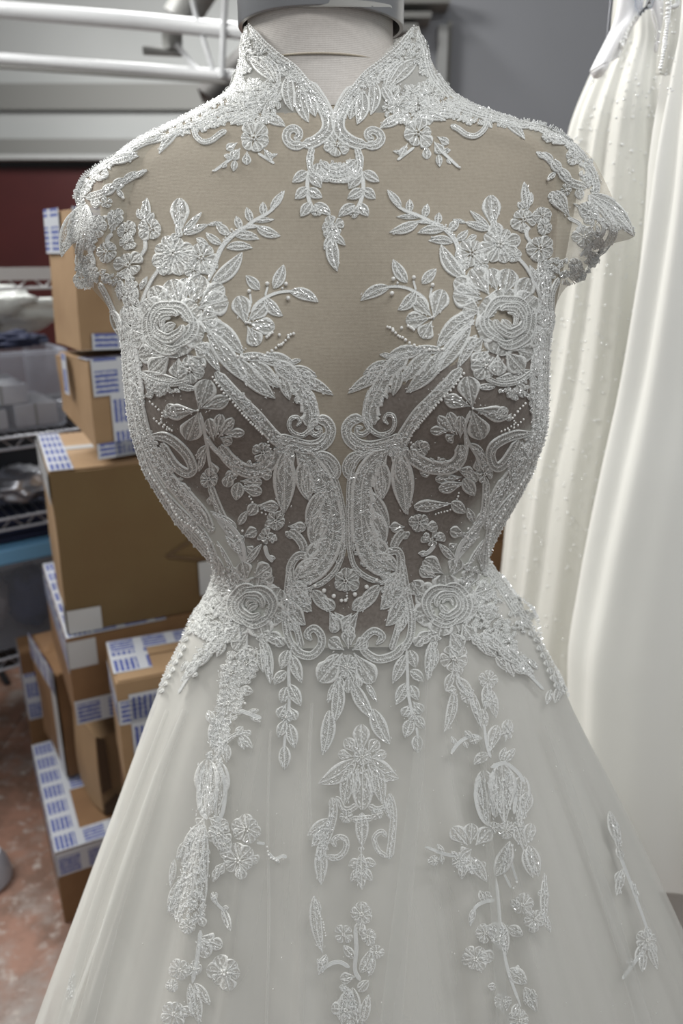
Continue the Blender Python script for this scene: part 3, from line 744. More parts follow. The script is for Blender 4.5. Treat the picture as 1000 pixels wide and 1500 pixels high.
def draw(c, items, W_=None, flip=False):
    """items: lines of 'kind numbers'.  W_ maps a pixel to a pixel (mirrored side)"""
    for ln in items.strip().split('\n'):
        ln = ln.strip()
        if not ln or ln[0] == '#': continue
        for it in ln.split(';'):
            tk = it.split()
            if not tk: continue
            k = tk[0]; v = [float(a) for a in tk[1:]]
            mp = W_ or (lambda x, y: (x, y))
            sg = -1 if flip else 1
            if k in 'LP':
                a, b, w = mp(v[0], v[1]), mp(v[2], v[3]), v[4]; bend = (v[5] if len(v) > 5 else 0)*sg
                prof = wleaf if k == 'L' else wpetal
                c.obj('leaf' if k == 'L' else 'petal', [leaf_g(a, b, w, bend, prof=prof)])
                pth = bez(a, b, bend, nseg(a, b)); c.along(pth[3:-2], w, 3.4); c.along(pth[2:-2], w*1.6, 5.)
            elif k == 'F':
                x, y = mp(v[0], v[1]); r = v[2]; n = int(v[3]) if len(v) > 3 else 5; rot = v[4] if len(v) > 4 else rl.uniform(0, 360)
                gs = []
                for i in range(n):
                    a = math.radians(rot*sg+360*i/n)+rl.uniform(-.12, .12); rr = r*rl.uniform(.78, 1.1)
                    e = (x+math.cos(a)*rr, y+math.sin(a)*rr); w = min(r*.5, rr*math.sin(PI/n)*.92)
                    gs.append(leaf_g((x+math.cos(a)*r*.12, y+math.sin(a)*r*.12), e, w, 0, prof=wpetal))
                    m = (x+math.cos(a)*rr*.55, y+math.sin(a)*rr*.55); c.rod(*m, a, 3.2); 
                    if r > 13: c.rod(x+math.cos(a+.2)*rr*.8, y+math.sin(a+.2)*rr*.8, a+1.2, 2.8)
                c.obj('flower', gs)
                for i in range(5): c.ball(x+math.cos(i*1.257)*r*.13, y+math.sin(i*1.257)*r*.13, max(1., r*.075), 3.)
            elif k in 'SZ':
                w0, w1 = v[0], v[1]; P = [mp(v[i], v[i+1]) for i in range(2, len(v)-1, 2)]
                Ln = sum(math.hypot(P[i+1][0]-P[i][0], P[i+1][1]-P[i][1]) for i in range(len(P)-1))
                pth = catm(P, max(10, int(Ln/1.7)))
                f = lambda t: (w0+(w1-w0)*t)*min(1, .35+t*8, .35+(1-t)*8)
                c.obj('scroll' if max(w0, w1) > 3.5 else 'stem', [ribbon(pth, f, saw=(1 if k == 'Z' else 0)*sg)], m='lace' if max(w0, w1) > 3.5 else 'cord')
                if max(w0, w1) > 3.2: c.along(pth[2:-2], (w0+w1)/2, 3.4)
                if max(w0, w1) > 7: c.along(pth[2:-2], (w0+w1)/2, 4.4)
            elif k == 'B':
                r = v[0]; P = [mp(v[i], v[i+1]) for i in range(1, len(v)-1, 2)]
                if len(P) == 1: c.ball(*P[0], r)
                else:
                    Ln = sum(math.hypot(P[i+1][0]-P[i][0], P[i+1][1]-P[i][1]) for i in range(len(P)-1))
                    for q in catm(P, max(3, int(Ln/(r*2.3)))): c.ball(q[0]+rl.uniform(-.4, .4), q[1]+rl.uniform(-.4, .4), r*rl.uniform(.85, 1.15))
            elif k == 'G':                                            # little fringe of thread loops along an outer edge
                P = [mp(v[i], v[i+1]) for i in range(1, len(v)-1, 2)]
                Ln = sum(math.hypot(P[i+1][0]-P[i][0], P[i+1][1]-P[i][1]) for i in range(len(P)-1))
                pth = catm(P, int(Ln/2.6)); 
                for p, q in zip(pth, pth[1:]):
                    a = math.atan2(*(q-p)[::-1])+PI/2+rl.uniform(-.4, .4)
                    c.rod(p[0], p[1], a, rl.uniform(v[0]*.6, v[0]*1.3), .95, 1.2)
            elif k == 'R':
                x, y = mp(v[0], v[1]); r = v[2]; rot = (v[3] if len(v) > 3 else 0)
                def arc(rad, a0, a1, w, base, hs=1.3, sq=1.):
                    A = np.linspace(math.radians(a0), math.radians(a1), max(10, int(abs(a1-a0)*rad/95)))
                    pth = [np.array((x+sg*math.cos(a)*rad*(1+.05*math.sin(a*3+rad)), y+math.sin(a)*rad*sq*(1+.05*math.sin(a*5)))) for a in A]
                    c.obj('rose_petal', [ribbon(pth, lambda t: w*max(.25, math.sin(PI*t)**.35), radial=True, hs=hs)], base, flatp=False)
                    c.along(pth[3:-3], w*.8, 4.2)
                for i in range(7):
                    a = math.radians(rot+51.4*i)+rl.uniform(-.1, .1); e = r*rl.uniform(.92, 1.06)
                    c.obj('rose_petal', [leaf_g((x+sg*math.cos(a)*r*.42, y+math.sin(a)*r*.42), (x+sg*math.cos(a)*e, y+math.sin(a)*e), r*.44, 0, hs=1.2, prof=lambda t: max(.3, math.sin(PI*min(.97, t**1.3))**.4))], .2+.5*(i % 2))
                x += sg*r*.02
                arc(r*.68, 95+rot, 250+rot, r*.19, 1.3, 1.5); arc(r*.64, 225+rot, 385+rot, r*.17, 1.8, 1.5, .92); arc(r*.66, 0+rot, 110+rot, r*.16, 1.1, 1.4, .9)
                x -= sg*r*.05; y -= r*.03
                arc(r*.40, 30+rot, 215+rot, r*.15, 2.4, 1.5, .95); arc(r*.36, 200+rot, 350+rot, r*.13, 2.9, 1.5, 1.05)
                c.obj('rose_petal', [leaf_g((x+sg*r*.22, y-r*.02), (x-sg*r*.12, y+r*.26), r*.13, 3, hs=1.3)], 2.6)
                arc(r*.17, 150+rot, 330+rot, r*.07, 3.2, 1.2, 1.2)
            elif k == 'K':                                            # close, jumbled small work inside an outline
                n, sz = int(v[0]), v[1]; P = [mp(v[i], v[i+1]) for i in range(2, len(v)-1, 2)]
                xs, yy = [p[0] for p in P], [p[1] for p in P]; gs = []; pts = []; tries = 0
                while len(pts) < n and tries < n*40:
                    tries += 1; x, y = rl.uniform(min(xs), max(xs)), rl.uniform(min(yy), max(yy))
                    if inpoly(x, y, P) and all(math.hypot(x-a, y-b) > sz*.62 for a, b in pts): pts.append((x, y))
                for x, y in pts:
                    if rl.random() < .35:
                        a0 = rl.uniform(0, 6)
                        for i in range(5):
                            a = a0+i*1.257; gs.append(leaf_g((x, y), (x+math.cos(a)*sz*.62, y+math.sin(a)*sz*.62), sz*.3, prof=wpetal))
                    else:
                        a = rl.uniform(0, 6.3); l = sz*rl.uniform(.7, 1.2); gs.append(leaf_g((x-math.cos(a)*l*.5, y-math.sin(a)*l*.5), (x+math.cos(a)*l*.5, y+math.sin(a)*l*.5), sz*.32, rl.uniform(-2, 2)))
                    for _ in range(3): c.rod(x+rl.uniform(-sz, sz)*.5, y+rl.uniform(-sz, sz)*.5, rl.uniform(0, 3), 3)
                if gs: 
                    b = MB()
                    for g in gs: b.grid(lift(g, rl.uniform(.2, 1.6)))
                    stitched(b.build('lace_filling', M['petal_soft' if SOFT else 'petal'], c.root), gs)['kind'] = 'stuff'

# thin-plate warp that carries the left half of the bodice lace to its mirrored place on the right
LM = [(365,35,605,38),(487,165,488,168),(425,213,555,212),(345,110,642,112),(330,150,665,148),(370,210,615,200),(313,252,672,247),(400,178,572,182),
      (240,210,760,192),(180,245,815,215),(216,250,786,223),(140,300,850,292),(116,290,868,268),(90,376,931,345),(122,408,842,400),(170,315,812,285),(157,370,860,348),(190,388,786,362),(187,340,790,320),(222,335,768,322),(215,292,766,268),(156,407,812,396),
      (263,292,718,288),(255,370,730,357),(296,378,690,372),(416,283,568,282),(354,372,648,360),(410,345,570,340),(307,410,675,405),
      (464,440,530,438),(414,389,577,381),(362,472,632,465),(250,478,742,470),(334,440,664,430),(300,417,690,402),(240,415,760,400),
      (429,490,568,480),(485,577,513,574),(465,552,530,549),(367,562,630,550),(280,543,710,538),(205,440,796,440),(188,560,794,556),
      (462,632,528,632),(432,622,574,618),(398,632,590,632),(485,670,512,670),(291,600,692,596),(333,583,652,583),(247,605,740,612),(277,640,700,640),(320,640,664,635),
      (503,760,512,760),(490,832,522,828),(416,752,592,752),(418,660,585,660),(386,662,614,657),(320,655,680,655),(283,690,722,680),(230,640,770,635),
      (407,762,608,765),(448,772,572,772),(445,800,578,798),(392,787,632,790),(361,750,688,745),(372,885,652,885),(330,800,700,795),(335,860,695,855),(455,893,560,890),
      (422,830,588,815),(424,940,600,940),(456,932,549,938),(345,950,672,948),(262,1015,795,1010),(300,960,740,955),(416,1127,612,1102),(420,1050,606,1045),(396,995,625,990),
      (232,705,762,705),(268,767,724,772),(309,807,711,809),(245,980,812,980),(300,890,765,885)]
def tps(LM):
    A = np.array(LM, float); X, Y_ = A[:, :2], A[:, 2:]; n = len(X)
    d = np.linalg.norm(X[:, None]-X[None], axis=2); K = np.where(d > 0, d*d*np.log(d+1e-9), 0)+np.eye(n)*300
    P = np.c_[np.ones(n), X]; S = np.zeros((n+3, n+3)); S[:n, :n] = K; S[:n, n:] = P; S[n:, :n] = P.T
    w = np.linalg.solve(S, np.r_[Y_, np.zeros((3, 2))])
    def f(x, y):
        r = np.hypot(X[:, 0]-x, X[:, 1]-y); u = np.where(r > 0, r*r*np.log(r+1e-9), 0)
        q = np.r_[u, 1, x, y]@w; return (float(q[0]), float(q[1]))
    return f
WARP = tps(LM)

HALF = {}
HALF['collar'] = '''
K 70 10 366 45 384 66 410 88 430 104 452 128 470 150 484 172 470 168 452 150 436 128 415 108 395 92 372 78
K 42 10 358 50 372 78 366 100 350 118 353 90 354 66
K 60 11 352 112 372 120 402 122 412 150 400 178 370 186 345 178 322 172 335 150 346 128
S 5 6 366 38 384 62 408 84 430 100 449 122 467 145 480 165 487 180
B 1.6 366 36 386 58 410 80 433 98 452 121 470 146 488 176
S 4 4 362 44 356 70 356 95 350 118 336 145
G 5 363 38 354 66 351 98 343 122 329 146 306 158
L 367 84 402 121 11 -3 ; L 385 84 408 128 7 -7 ; L 398 96 418 112 8
L 424 112 429 164 10 4 ; L 440 128 452 180 11 4 ; L 452 140 462 172 9
S 12 8 446 120 466 145 480 172 479 192 463 207 442 214
S 7 5 448 213 430 214 420 205 421 194 430 189 438 194 437 202 430 203
F 356 138 18 5 ; F 358 162 16 5 ; F 392 150 17 5 ; F 376 132 13 5
L 385 170 418 186 8 -2 ; L 374 170 338 184 7 3 ; L 350 168 318 178 6
L 412 120 398 150 7
'''
HALF['collar_spray'] = '''
F 372 204 24 6 10 ; P 362 222 361 242 7 ; P 352 218 340 234 8 ; P 386 218 398 236 6 ; P 348 210 332 220 6
S 2.4 2 345 228 332 238 313 252 ; L 340 232 328 228 4 ; L 332 240 326 247 3.5 ; L 345 236 342 252 5
S 2 2 378 225 392 234 402 240 ; L 392 232 407 226 3 ; B 2 313 252
'''
HALF['centre_drop'] = '''
S 5 4 458 216 454 232 456 250 470 262 485 264
L 456 222 452 245 6 ; L 466 240 462 258 7
L 450 252 428 268 8 ; L 452 256 470 276 9 -2 ; L 450 276 432 292 8 ; L 450 278 472 290 8 ; L 455 298 440 318 8 ; L 460 300 484 316 8 -2 ; F 462 310 9 5
S 3 3 454 246 450 270 452 292 460 312
'''
HALF['shoulder_edge'] = '''
K 40 10 338 160 330 178 300 190 268 196 246 204 238 204 262 186 300 166 322 150
S 5 3 336 158 315 168 292 180 268 190 244 203
S 4 4 284 188 288 201 298 209 310 207 322 198 332 192
L 262 192 233 226 6 3 ; L 246 200 226 206 6
G 6 322 150 300 163 272 177 246 190 222 200 200 210
S 4 4 240 204 214 210 190 222
K 18 9 188 222 206 228 196 236 172 240 150 254 136 262 150 240 168 228
L 162 240 204 230 8 -3 ; S 4 4 196 222 170 230 146 244 126 260
G 6 196 212 170 226 146 240 124 256 113 274 108 292
F 146 254 14 5 ; S 6 5 128 262 118 275 115 292 120 302
K 14 9 118 262 140 258 134 282 122 300 112 296
'''
HALF['sleeve_branch'] = '''
S 7 3 128 291 150 284 172 272 192 262 216 250
L 165 276 186 262 8 ; L 180 266 205 252 6 ; L 150 285 172 270 8 ; L 196 262 216 249 4
F 157 297 9 4 ; L 140 290 141 306 7 ; L 172 278 182 291 4 ; B 2.5 182 291
'''
HALF['sleeve_flowers'] = '''
L 122 302 90 377 13 5 ; L 128 300 100 352 10 4 ; L 120 312 95 370 8
K 24 10 126 312 144 330 138 370 126 404 110 392 118 362 104 356
S 6 6 128 305 124 335 118 365 114 392
P 132 345 146 318 13 ; P 163 342 172 308 12 ; F 170 318 13 4 ; P 150 330 144 320 14
F 142 332 16 5 ; F 157 368 17 5 ; F 190 388 21 5 ; F 187 338 15 5 ; F 188 355 12 5 ; F 222 336 19 5 ; S 2.5 2.5 213 350 213 365 205 378
L 212 326 216 290 7 ; L 208 322 203 306 5 ; L 218 322 226 312 5
F 120 410 14 5 ; F 134 400 12 5 ; P 152 410 162 404 7 ; S 3 3 128 300 136 330 132 360 140 390
S 3 3 165 342 158 352 164 366
K 16 9 112 392 140 386 146 410 128 420 112 416
G 5 118 395 112 412 124 422 140 418
'''
HALF['sleeve_hem'] = '''
K 22 9 150 396 176 398 200 412 200 438 186 440 170 420 152 410
S 4 3 146 414 156 432 168 458 180 486 ; L 164 452 179 497 9 ; L 178 410 176 440 6 ; L 190 400 192 436 6 ; L 200 420 196 450 6
L 186 430 188 452 6 ; S 2.5 2.5 236 392 222 412 210 440 204 470 ; L 206 425 216 405 4 ; L 204 450 196 432 4 ; L 230 400 240 388 4 
L 182 450 186 476 7 ; L 192 448 198 480 7
'''
HALF['bud_spray'] = '''
P 263 346 264 291 14 ; S 4 5 263 320 262 335 264 348
L 268 342 296 311 5 ; L 270 344 306 329 6 ; L 262 345 250 352 6
F 255 372 31 8 ; F 255 372 17 6 ; F 240 392 12 5 ; F 296 378 23 6 ; F 284 396 13 5 ; F 308 392 12 5
L 288 350 306 360 5 ; L 304 330 326 326 3
'''
HALF['fern_spray'] = '''
S 3.5 3 306 412 316 384 326 362 342 345 360 334 380 332
S 2.6 2 358 334 376 322 392 313 404 302 416 282
L 396 308 417 280 6 ; L 386 317 385 296 6 ; L 368 326 361 304 6 ; L 352 336 346 317 6 ; L 337 344 318 326 7 -2 ; L 325 358 302 341 6 -2
L 376 333 411 346 8 2 ; L 372 324 402 322 4 ; L 344 346 380 351 7 -3 ; L 332 364 370 364 7 -3 ; L 310 416 355 370 11 5
B 1.6 328 352 336 344 346 338 ; B 2 340 338
'''
HALF['leaf_spray'] = '''
S 2.8 2 368 458 378 444 396 433 412 428 430 427
L 380 425 360 404 8 ; L 400 423 415 388 9 2 ; L 424 428 466 443 9 -4 ; L 389 436 414 463 9 4
B 3.2 391 417 ; B 3.2 418 417 ; B 3.2 365 428 ; B 3.5 421 438 ; S 1.6 1.6 366 430 368 446 ; S 1.6 1.6 392 420 388 434 ; B 2 413 423
P 360 476 350 434 15 ; P 362 472 390 446 12 ; P 364 474 402 480 13 ; P 362 478 378 506 13 ; B 2 360 473 366 474 ; B 2 372 504 ; B 2.4 398 488
'''
HALF['breast_rose'] = '''
P 290 452 334 440 20 ; P 292 446 328 420 15 ; P 280 446 296 404 19 ; P 262 446 252 410 18 ; P 244 456 226 420 16 ; P 236 462 205 448 18 ; P 270 440 275 408 14
P 250 520 222 545 16 ; P 262 525 262 552 14 ; P 232 515 205 520 16 ; P 285 505 305 518 14 ; P 215 490 192 500 16 ; P 292 470 318 462 18
P 216 470 194 462 15 ; P 300 486 330 480 16 ; P 275 520 300 540 12 ; L 205 545 262 556 10 4
R 250 478 50 -30
S 4 4 204 545 228 558 256 562 280 556
L 300 470 356 520 14 -4 ; L 306 484 368 563 13 3 ; L 296 500 322 545 8 ; S 2.5 2.5 300 480 330 510 360 552
F 279 542 21 6 ; B 2.2 280 540 284 534 276 534 ; B 2.4 300 535 ; L 262 566 290 570 5
S 3.5 3 203 456 196 490 196 520 200 545
'''
HALF['scalloped_plume'] = '''
B 2.4 348 522 362 524 378 521 394 516 406 507 413 503 421 495 ; B 2.4 390 494 394 490 ; B 2.6 408 491 ; B 2.4 421 492 429 489
L 346 524 405 528 7 -3 ; L 346 524 403 583 13 4 ; L 366 528 410 568 12 ; L 380 526 432 534 11 -3 ; L 400 530 442 560 13 ; L 412 552 424 586 8 ; L 424 531 441 527 4
L 424 540 464 552 8 -2 ; L 430 552 488 579 9 -3 ; L 440 540 462 570 9 ; L 395 545 410 568 6 ; L 440 570 462 590 9
Z 10 12 404 532 428 552 446 578 456 606 452 624
S 4 2.6 458 575 462 600 458 622 444 637 430 634 423 624 426 613 435 611 439 618 434 624
K 14 9 420 545 452 560 464 600 460 628 444 610 432 580
'''
HALF['diagonal_band'] = '''
S 8 10 316 545 334 566 356 590 376 610 398 636 412 648
B 2 312 552 326 572 344 592 358 608 372 622 384 634
K 26 8 318 545 340 562 372 596 410 640 396 642 360 606 330 572
'''
HALF['scroll_head'] = '''
S 8 8 402 644 424 650 446 656 466 655 480 644 484 628 476 616 463 615
S 5 3 470 614 458 618 454 628 460 636 468 634 468 627 461 627
S 5 5 408 638 430 644 452 650 468 646 478 634
L 462 664 496 700 4 10 ; S 6 5 462 664 480 668 492 680 494 692 488 700
B 1.8 394 636 392 646 396 656
K 16 9 396 640 420 640 440 656 430 670 404 664 
'''
HALF['long_plume'] = '''
Z 12 18 436 660 458 680 474 706 484 742 488 776 484 800
Z 17 14 485 788 478 812 462 834 440 846
S 4 4 446 656 474 672 491 702 502 745 505 780 502 808 492 834 474 852 452 862
K 60 10 440 664 470 684 490 720 500 770 498 810 480 836 452 854 440 846 466 826 474 790 468 750 456 710
L 446 672 453 733 12 5 ; L 448 690 452 732 10 ; L 478 716 453 779 11 7 ; L 480 750 462 803 15 7 ; L 466 740 458 782 9 ; L 484 790 450 838 14 7 ; L 470 820 430 850 11 5
S 7 5 452 852 434 858 426 846 426 828 436 814 448 814 450 822 444 828
'''
HALF['hanging_leaf'] = '''
P 420 658 417 712 13 ; L 417 660 416 752 17 ; S 3 3 419 652 418 690 414 752 ; L 424 650 420 700 9
'''
HALF['crescent'] = '''
S 9 11 322 652 336 672 358 688 382 688 398 674 402 660
F 385 662 15 5 ; K 18 9 322 658 350 676 390 678 398 666 404 676 380 696 344 692
P 380 690 398 696 9 ; P 352 692 330 700 9 ; P 338 690 332 712 9 ; P 352 704 384 706 8 ; L 350 706 346 732 10 ; P 352 712 384 720 9 ; B 1.8 366 694 376 694 384 692
B 1.8 366 726 370 734 ; P 376 740 408 742 9 ; L 376 738 364 754 9 ; B 1.6 378 748 390 752
F 404 762 15 5 ; P 400 770 388 768 9 ; P 422 770 448 772 8 ; S 7 6 424 776 436 786 444 798 444 806 ; P 428 778 420 786 7
'''
HALF['butterfly_flower'] = '''
P 291 600 306 556 17 ; P 289 601 245 604 12 ; P 291 603 276 643 17 ; P 294 598 335 584 11 ; B 2 291 600
P 314 644 306 612 9 ; P 316 640 324 606 9 ; P 320 640 342 612 8 ; P 322 640 340 648 8 ; P 326 634 358 633 7 
S 2.4 2.4 293 604 299 628 303 650 306 670 310 690 ; S 3 3.4 300 636 312 654 324 666 334 676
L 303 652 288 672 6 ; P 310 676 314 694 9 ; F 307 700 15 5 ; L 300 662 292 690 5
S 5 6 308 710 315 730 324 752 332 768 ; P 312 722 308 738 6
'''
HALF['side_loop'] = '''
S 7 7 222 638 244 640 262 652 276 668 283 686 274 692 258 682 244 662 238 648
B 2 222 588 231 596 240 606 238 616 246 624 254 630 ; B 2 228 612 236 620 246 628 ; P 240 600 246 612 4
K 20 9 205 640 226 640 240 664 262 690 250 694 226 672 212 658
'''
HALF['side_band'] = '''
S 9 10 196 560 204 600 214 640 228 670 248 700 268 724 288 748 304 772
K 60 9 192 560 212 580 222 636 240 672 268 704 296 738 314 776 300 772 270 738 238 704 214 670 200 630
S 6 6 262 706 280 728 300 752 310 776
S 3 3 198 470 192 500 192 540 198 580 206 610
S 3 3 206 470 200 505 204 540 210 580
K 46 9 182 450 204 450 202 520 212 580 200 600 190 560 184 500
P 232 560 222 572 8 ; K 14 9 214 556 240 566 262 572 240 580 216 578
P 262 612 246 592 8
G 5 182 452 186 490 188 530 190 570 194 610 202 640 212 668
'''
HALF['lower_edge'] = '''
G 6 214 675 226 700 246 728 266 764 294 780 308 806 315 832
S 4 5 236 716 258 740 280 762 300 784 313 812 320 836
B 2.2 222 694 244 724 264 756 290 776 306 800 314 830
S 3 2 318 758 340 790 360 830
K 20 8 256 742 284 762 304 782 316 812 312 824 290 784 262 764
G 6 317 832 306 864 290 890 279 906 262 946 244 982 232 1018
'''
HALF['waist_branch'] = '''
S 3 3 312 752 334 766 350 784 358 806 359 832
L 350 768 362 748 6 ; P 356 786 376 776 9 ; L 346 768 308 748 4 ; L 348 788 326 764 6 ; L 356 812 330 784 5 ; L 352 806 340 790 5
P 345 765 340 775 6 ; B 2.2 356 776 ; B 2 348 784 ; F 352 790 9 4 ; L 360 826 384 796 6 ; P 362 800 370 806 6
F 393 786 14 3 ; P 388 790 380 782 8 ; P 394 792 402 782 9 ; S 3 2.6 388 798 392 812 400 822 ; L 392 816 404 818 4 ; L 345 840 318 792 3
'''
HALF['waist_rose'] = '''
P 362 850 356 822 12 ; P 372 846 396 828 14 ; P 380 852 400 842 11 ; P 346 866 336 838 14
P 400 880 412 862 15 ; P 402 900 414 908 14 ; P 376 928 396 936 12 ; P 352 915 336 938 14 ; P 340 895 322 905 16 ; P 342 875 322 866 16
R 372 887 44 20
P 364 925 344 952 14 ; P 386 930 384 940 10 ; L 392 928 416 942 10
K 80 10 316 834 346 832 358 862 350 900 348 930 330 942 308 936 286 930 284 905 300 882 308 858
'''
HALF['hip_strand'] = '''
K 34 9 334 926 322 946 300 966 284 984 270 998 276 978 290 952 304 934
L 330 930 300 962 9 ; L 310 950 282 980 9 ; L 292 966 270 996 7 ; L 330 940 318 962 6 ; S 2.4 2 290 975 274 996 262 1016 ; L 276 968 266 984 4
L 290 985 282 992 4 
'''
HALF['rose_drop'] = '''
S 6 5 384 938 392 964 394 990 ; L 390 940 396 1002 8 ; L 382 950 386 985 7 ; P 402 930 416 946 9 ; P 360 950 350 968 8
'''
HALF['vertical_stem'] = '''
S 5 6 424 830 421 868 418 902 422 932 431 952
S 7 5 428 940 438 956 456 960 470 946 470 930 460 920 450 928 456 938
S 5 5 432 908 437 928 442 948 
L 428 856 457 895 14 4 ; L 430 850 450 880 11 ; L 428 880 448 915 12 5 ; L 424 900 436 928 7
K 34 9 424 852 446 852 456 866 450 888 430 886 426 920 418 900
L 458 864 484 896 10 ; P 466 872 490 892 9 ; P 482 894 497 922 10 ; P 496 906 486 926 8 ; P 490 896 500 912 8
B 3 462 856 ; B 3.6 475 863 ; B 3.6 489 871 ; B 3 500 878
'''
HALF['stem_drop'] = '''
S 2.4 2.4 426 950 423 985 424 1020 421 1060 ; L 422 952 412 980 9 ; L 426 958 442 1000 9 ; L 420 984 402 1003 8 2 ; L 424 1002 441 1034 9 ; L 420 1006 412 1030 8
P 420 1030 408 1050 8 ; P 422 1034 434 1054 8 ; F 420 1050 11 5 ; L 418 1056 408 1080 8 ; L 424 1060 432 1096 9 ; S 2 2 418 1076 416 1100 ; L 417 1092 417 1128 9
'''
CENTRE = {}
CENTRE['collar_flower'] = '''
F 493 214 19 5 100 ; P 486 205 480 224 9 ; S 7 7 470 238 482 250 498 252 512 246 522 236 ; S 5 5 468 248 482 262 500 264 516 258 524 248 ; K 20 9 470 238 520 238 516 260 474 260
B 1.5 470 256 486 266 504 266 518 256
'''
CENTRE['chest_drop'] = '''
F 487 334 17 5 ; P 487 322 486 346 10 ; L 488 346 474 366 7 ; L 486 348 494 398 10 3 ; L 486 342 506 360 6 ; B 2 487 334
'''
CENTRE['waist_flower'] = '''
F 506 850 20 6 30 ; B 1.6 508 876 508 868
'''
CENTRE['waist_medallion'] = '''
P 510 950 510 922 11 ; P 504 952 482 936 11 ; P 516 952 538 938 11 ; P 502 956 468 998 18 ; P 518 956 546 1000 17 ; L 496 958 470 985 9
F 508 976 20 8 ; F 508 980 11 6 ; P 510 985 510 1015 8 ; P 500 985 495 1010 8 ; P 520 985 525 1008 8
L 496 998 488 1060 10 -3 ; L 482 1040 472 1106 11 -3 ; L 516 998 548 1054 10 3 ; L 546 1038 571 1090 12 3 ; L 536 1000 552 1028 5 ; L 490 1000 480 1030 5
'''
CENTRE['skirt_medallion'] = '''
P 529 1104 529 1061 13 ; P 522 1104 506 1082 10 ; P 538 1104 553 1084 10 ; P 516 1108 495 1104 8 ; P 544 1108 566 1104 8
L 520 1112 466 1147 14 -5 ; L 540 1110 584 1140 14 5 ; L 512 1124 503 1180 11 ; L 550 1122 560 1178 11 ; P 531 1114 531 1186 15 ; P 524 1120 518 1165 8 ; P 538 1120 546 1165 8
F 530 1108 14 7 ; S 5 4 524 1178 512 1186 502 1184 496 1172 490 1170 ; S 5 4 540 1180 552 1186 566 1180 572 1168
F 507 1197 10 5 ; F 553 1192 10 5 ; S 5 5 516 1200 528 1200 545 1198 ; L 530 1190 530 1240 10
P 529 1250 529 1240 5 ; L 529 1250 530 1304 9 ; L 527 1262 510 1268 8 ; L 531 1262 551 1266 8 ; L 527 1272 514 1292 7 ; L 531 1272 545 1290 7
'''
CENTRE['skirt_scrolls'] = '''
S 6 8 486 1168 488 1190 482 1215 472 1240 468 1262 ; L 470 1240 470 1296 10 ; L 484 1200 450 1224 9 ; L 478 1214 456 1240 8 ; K 14 9 460 1200 486 1196 480 1250 462 1256
S 5 4 476 1254 494 1256 506 1244 506 1230 496 1226 488 1232 492 1240
S 5 6 570 1162 576 1190 574 1225 570 1258 ; S 4 4 568 1256 554 1246 548 1228 558 1218 566 1226 ; L 572 1200 562 1170 5
'''
CENTRE['skirt_side_leaf'] = '''
L 460 1312 472 1396 9 3 ; L 462 1316 468 1340 5 ; L 478 1398 466 1428 7 ; S 3 3 468 1424 480 1414 496 1409 512 1417 ; L 474 1418 464 1404 5 ; B 1.6 462 1330 472 1350 477 1370
'''
CENTRE['skirt_branch'] = '''
F 530 1338 18 5 ; P 530 1345 526 1366 9 ; F 503 1368 15 4 ; F 540 1371 14 5 ; S 3 3 520 1356 522 1390 520 1420 528 1436 ; L 527 1424 543 1390 9 3 ; L 518 1404 503 1384 7 ; P 522 1430 498 1434 9
L 540 1430 548 1400 6 ; F 551 1394 12 4 ; L 512 1448 500 1500 12 ; L 516 1446 524 1500 9 ; L 524 1452 540 1436 8 ; F 506 1478 20 5 ; L 530 1500 540 1456 8 ; K 10 9 498 1446 520 1446 516 1498 502 1500
'''
SKL = {}
SKL['upper_column'] = '''
K 60 11 338 958 376 950 372 985 356 1010 350 1050 330 1068 316 1056 322 1010 326 980
F 340 985 18 5 ; F 336 1030 18 5 ; F 362 972 16 5 ; F 333 1005 14 5 ; P 350 965 372 950 11 ; L 352 1010 371 1014 8 ; B 2.2 360 1030 ; S 3 3 350 1040 366 1046 383 1052 ; L 362 1044 380 1040 4 ; L 366 1048 382 1058 4
L 330 1058 320 1100 10 ; L 318 1050 308 1090 8 ; L 312 1060 305 1040 7
'''
SKL['column_spray'] = '''
K 34 9 308 1052 336 1056 332 1100 322 1118 306 1110
S 4 3 318 1108 330 1088 346 1076 364 1072 ; L 346 1076 356 1064 6 ; L 352 1076 370 1096 6 ; L 350 1080 358 1098 5 ; L 360 1072 368 1076 5 ; L 332 1090 332 1117 7 ; L 314 1070 328 1104 7
'''
SKL['rosebud'] = '''
P 302 1200 304 1112 19 ; P 316 1202 322 1116 17 ; L 306 1196 312 1118 10 ; L 296 1196 298 1125 9 ; S 3 3 300 1120 292 1150 294 1185 304 1200 ; S 3 3 320 1118 330 1150 326 1190 316 1204 ; S 2.5 2.5 308 1124 304 1150 310 1180
S 2.5 2.5 314 1130 318 1156 314 1186 ; P 306 1198 322 1206 9 ; P 300 1198 290 1208 9
'''
SKL['long_leaves'] = '''
L 294 1206 266 1262 11 ; L 298 1208 280 1300 9 ; L 300 1208 304 1292 8 4 ; L 290 1216 270 1280 9 ; L 284 1260 258 1350 12 ; L 292 1258 298 1330 9 ; L 276 1280 250 1340 8 ; L 272 1232 260 1260 6 ; L 256 1258 250 1300 5 ; L 262 1290 246 1336 7
K 66 9 284 1210 300 1210 304 1260 296 1300 300 1340 284 1350 256 1350 248 1330 264 1280 274 1240
F 275 1356 14 5 ; P 290 1340 300 1356 7
'''
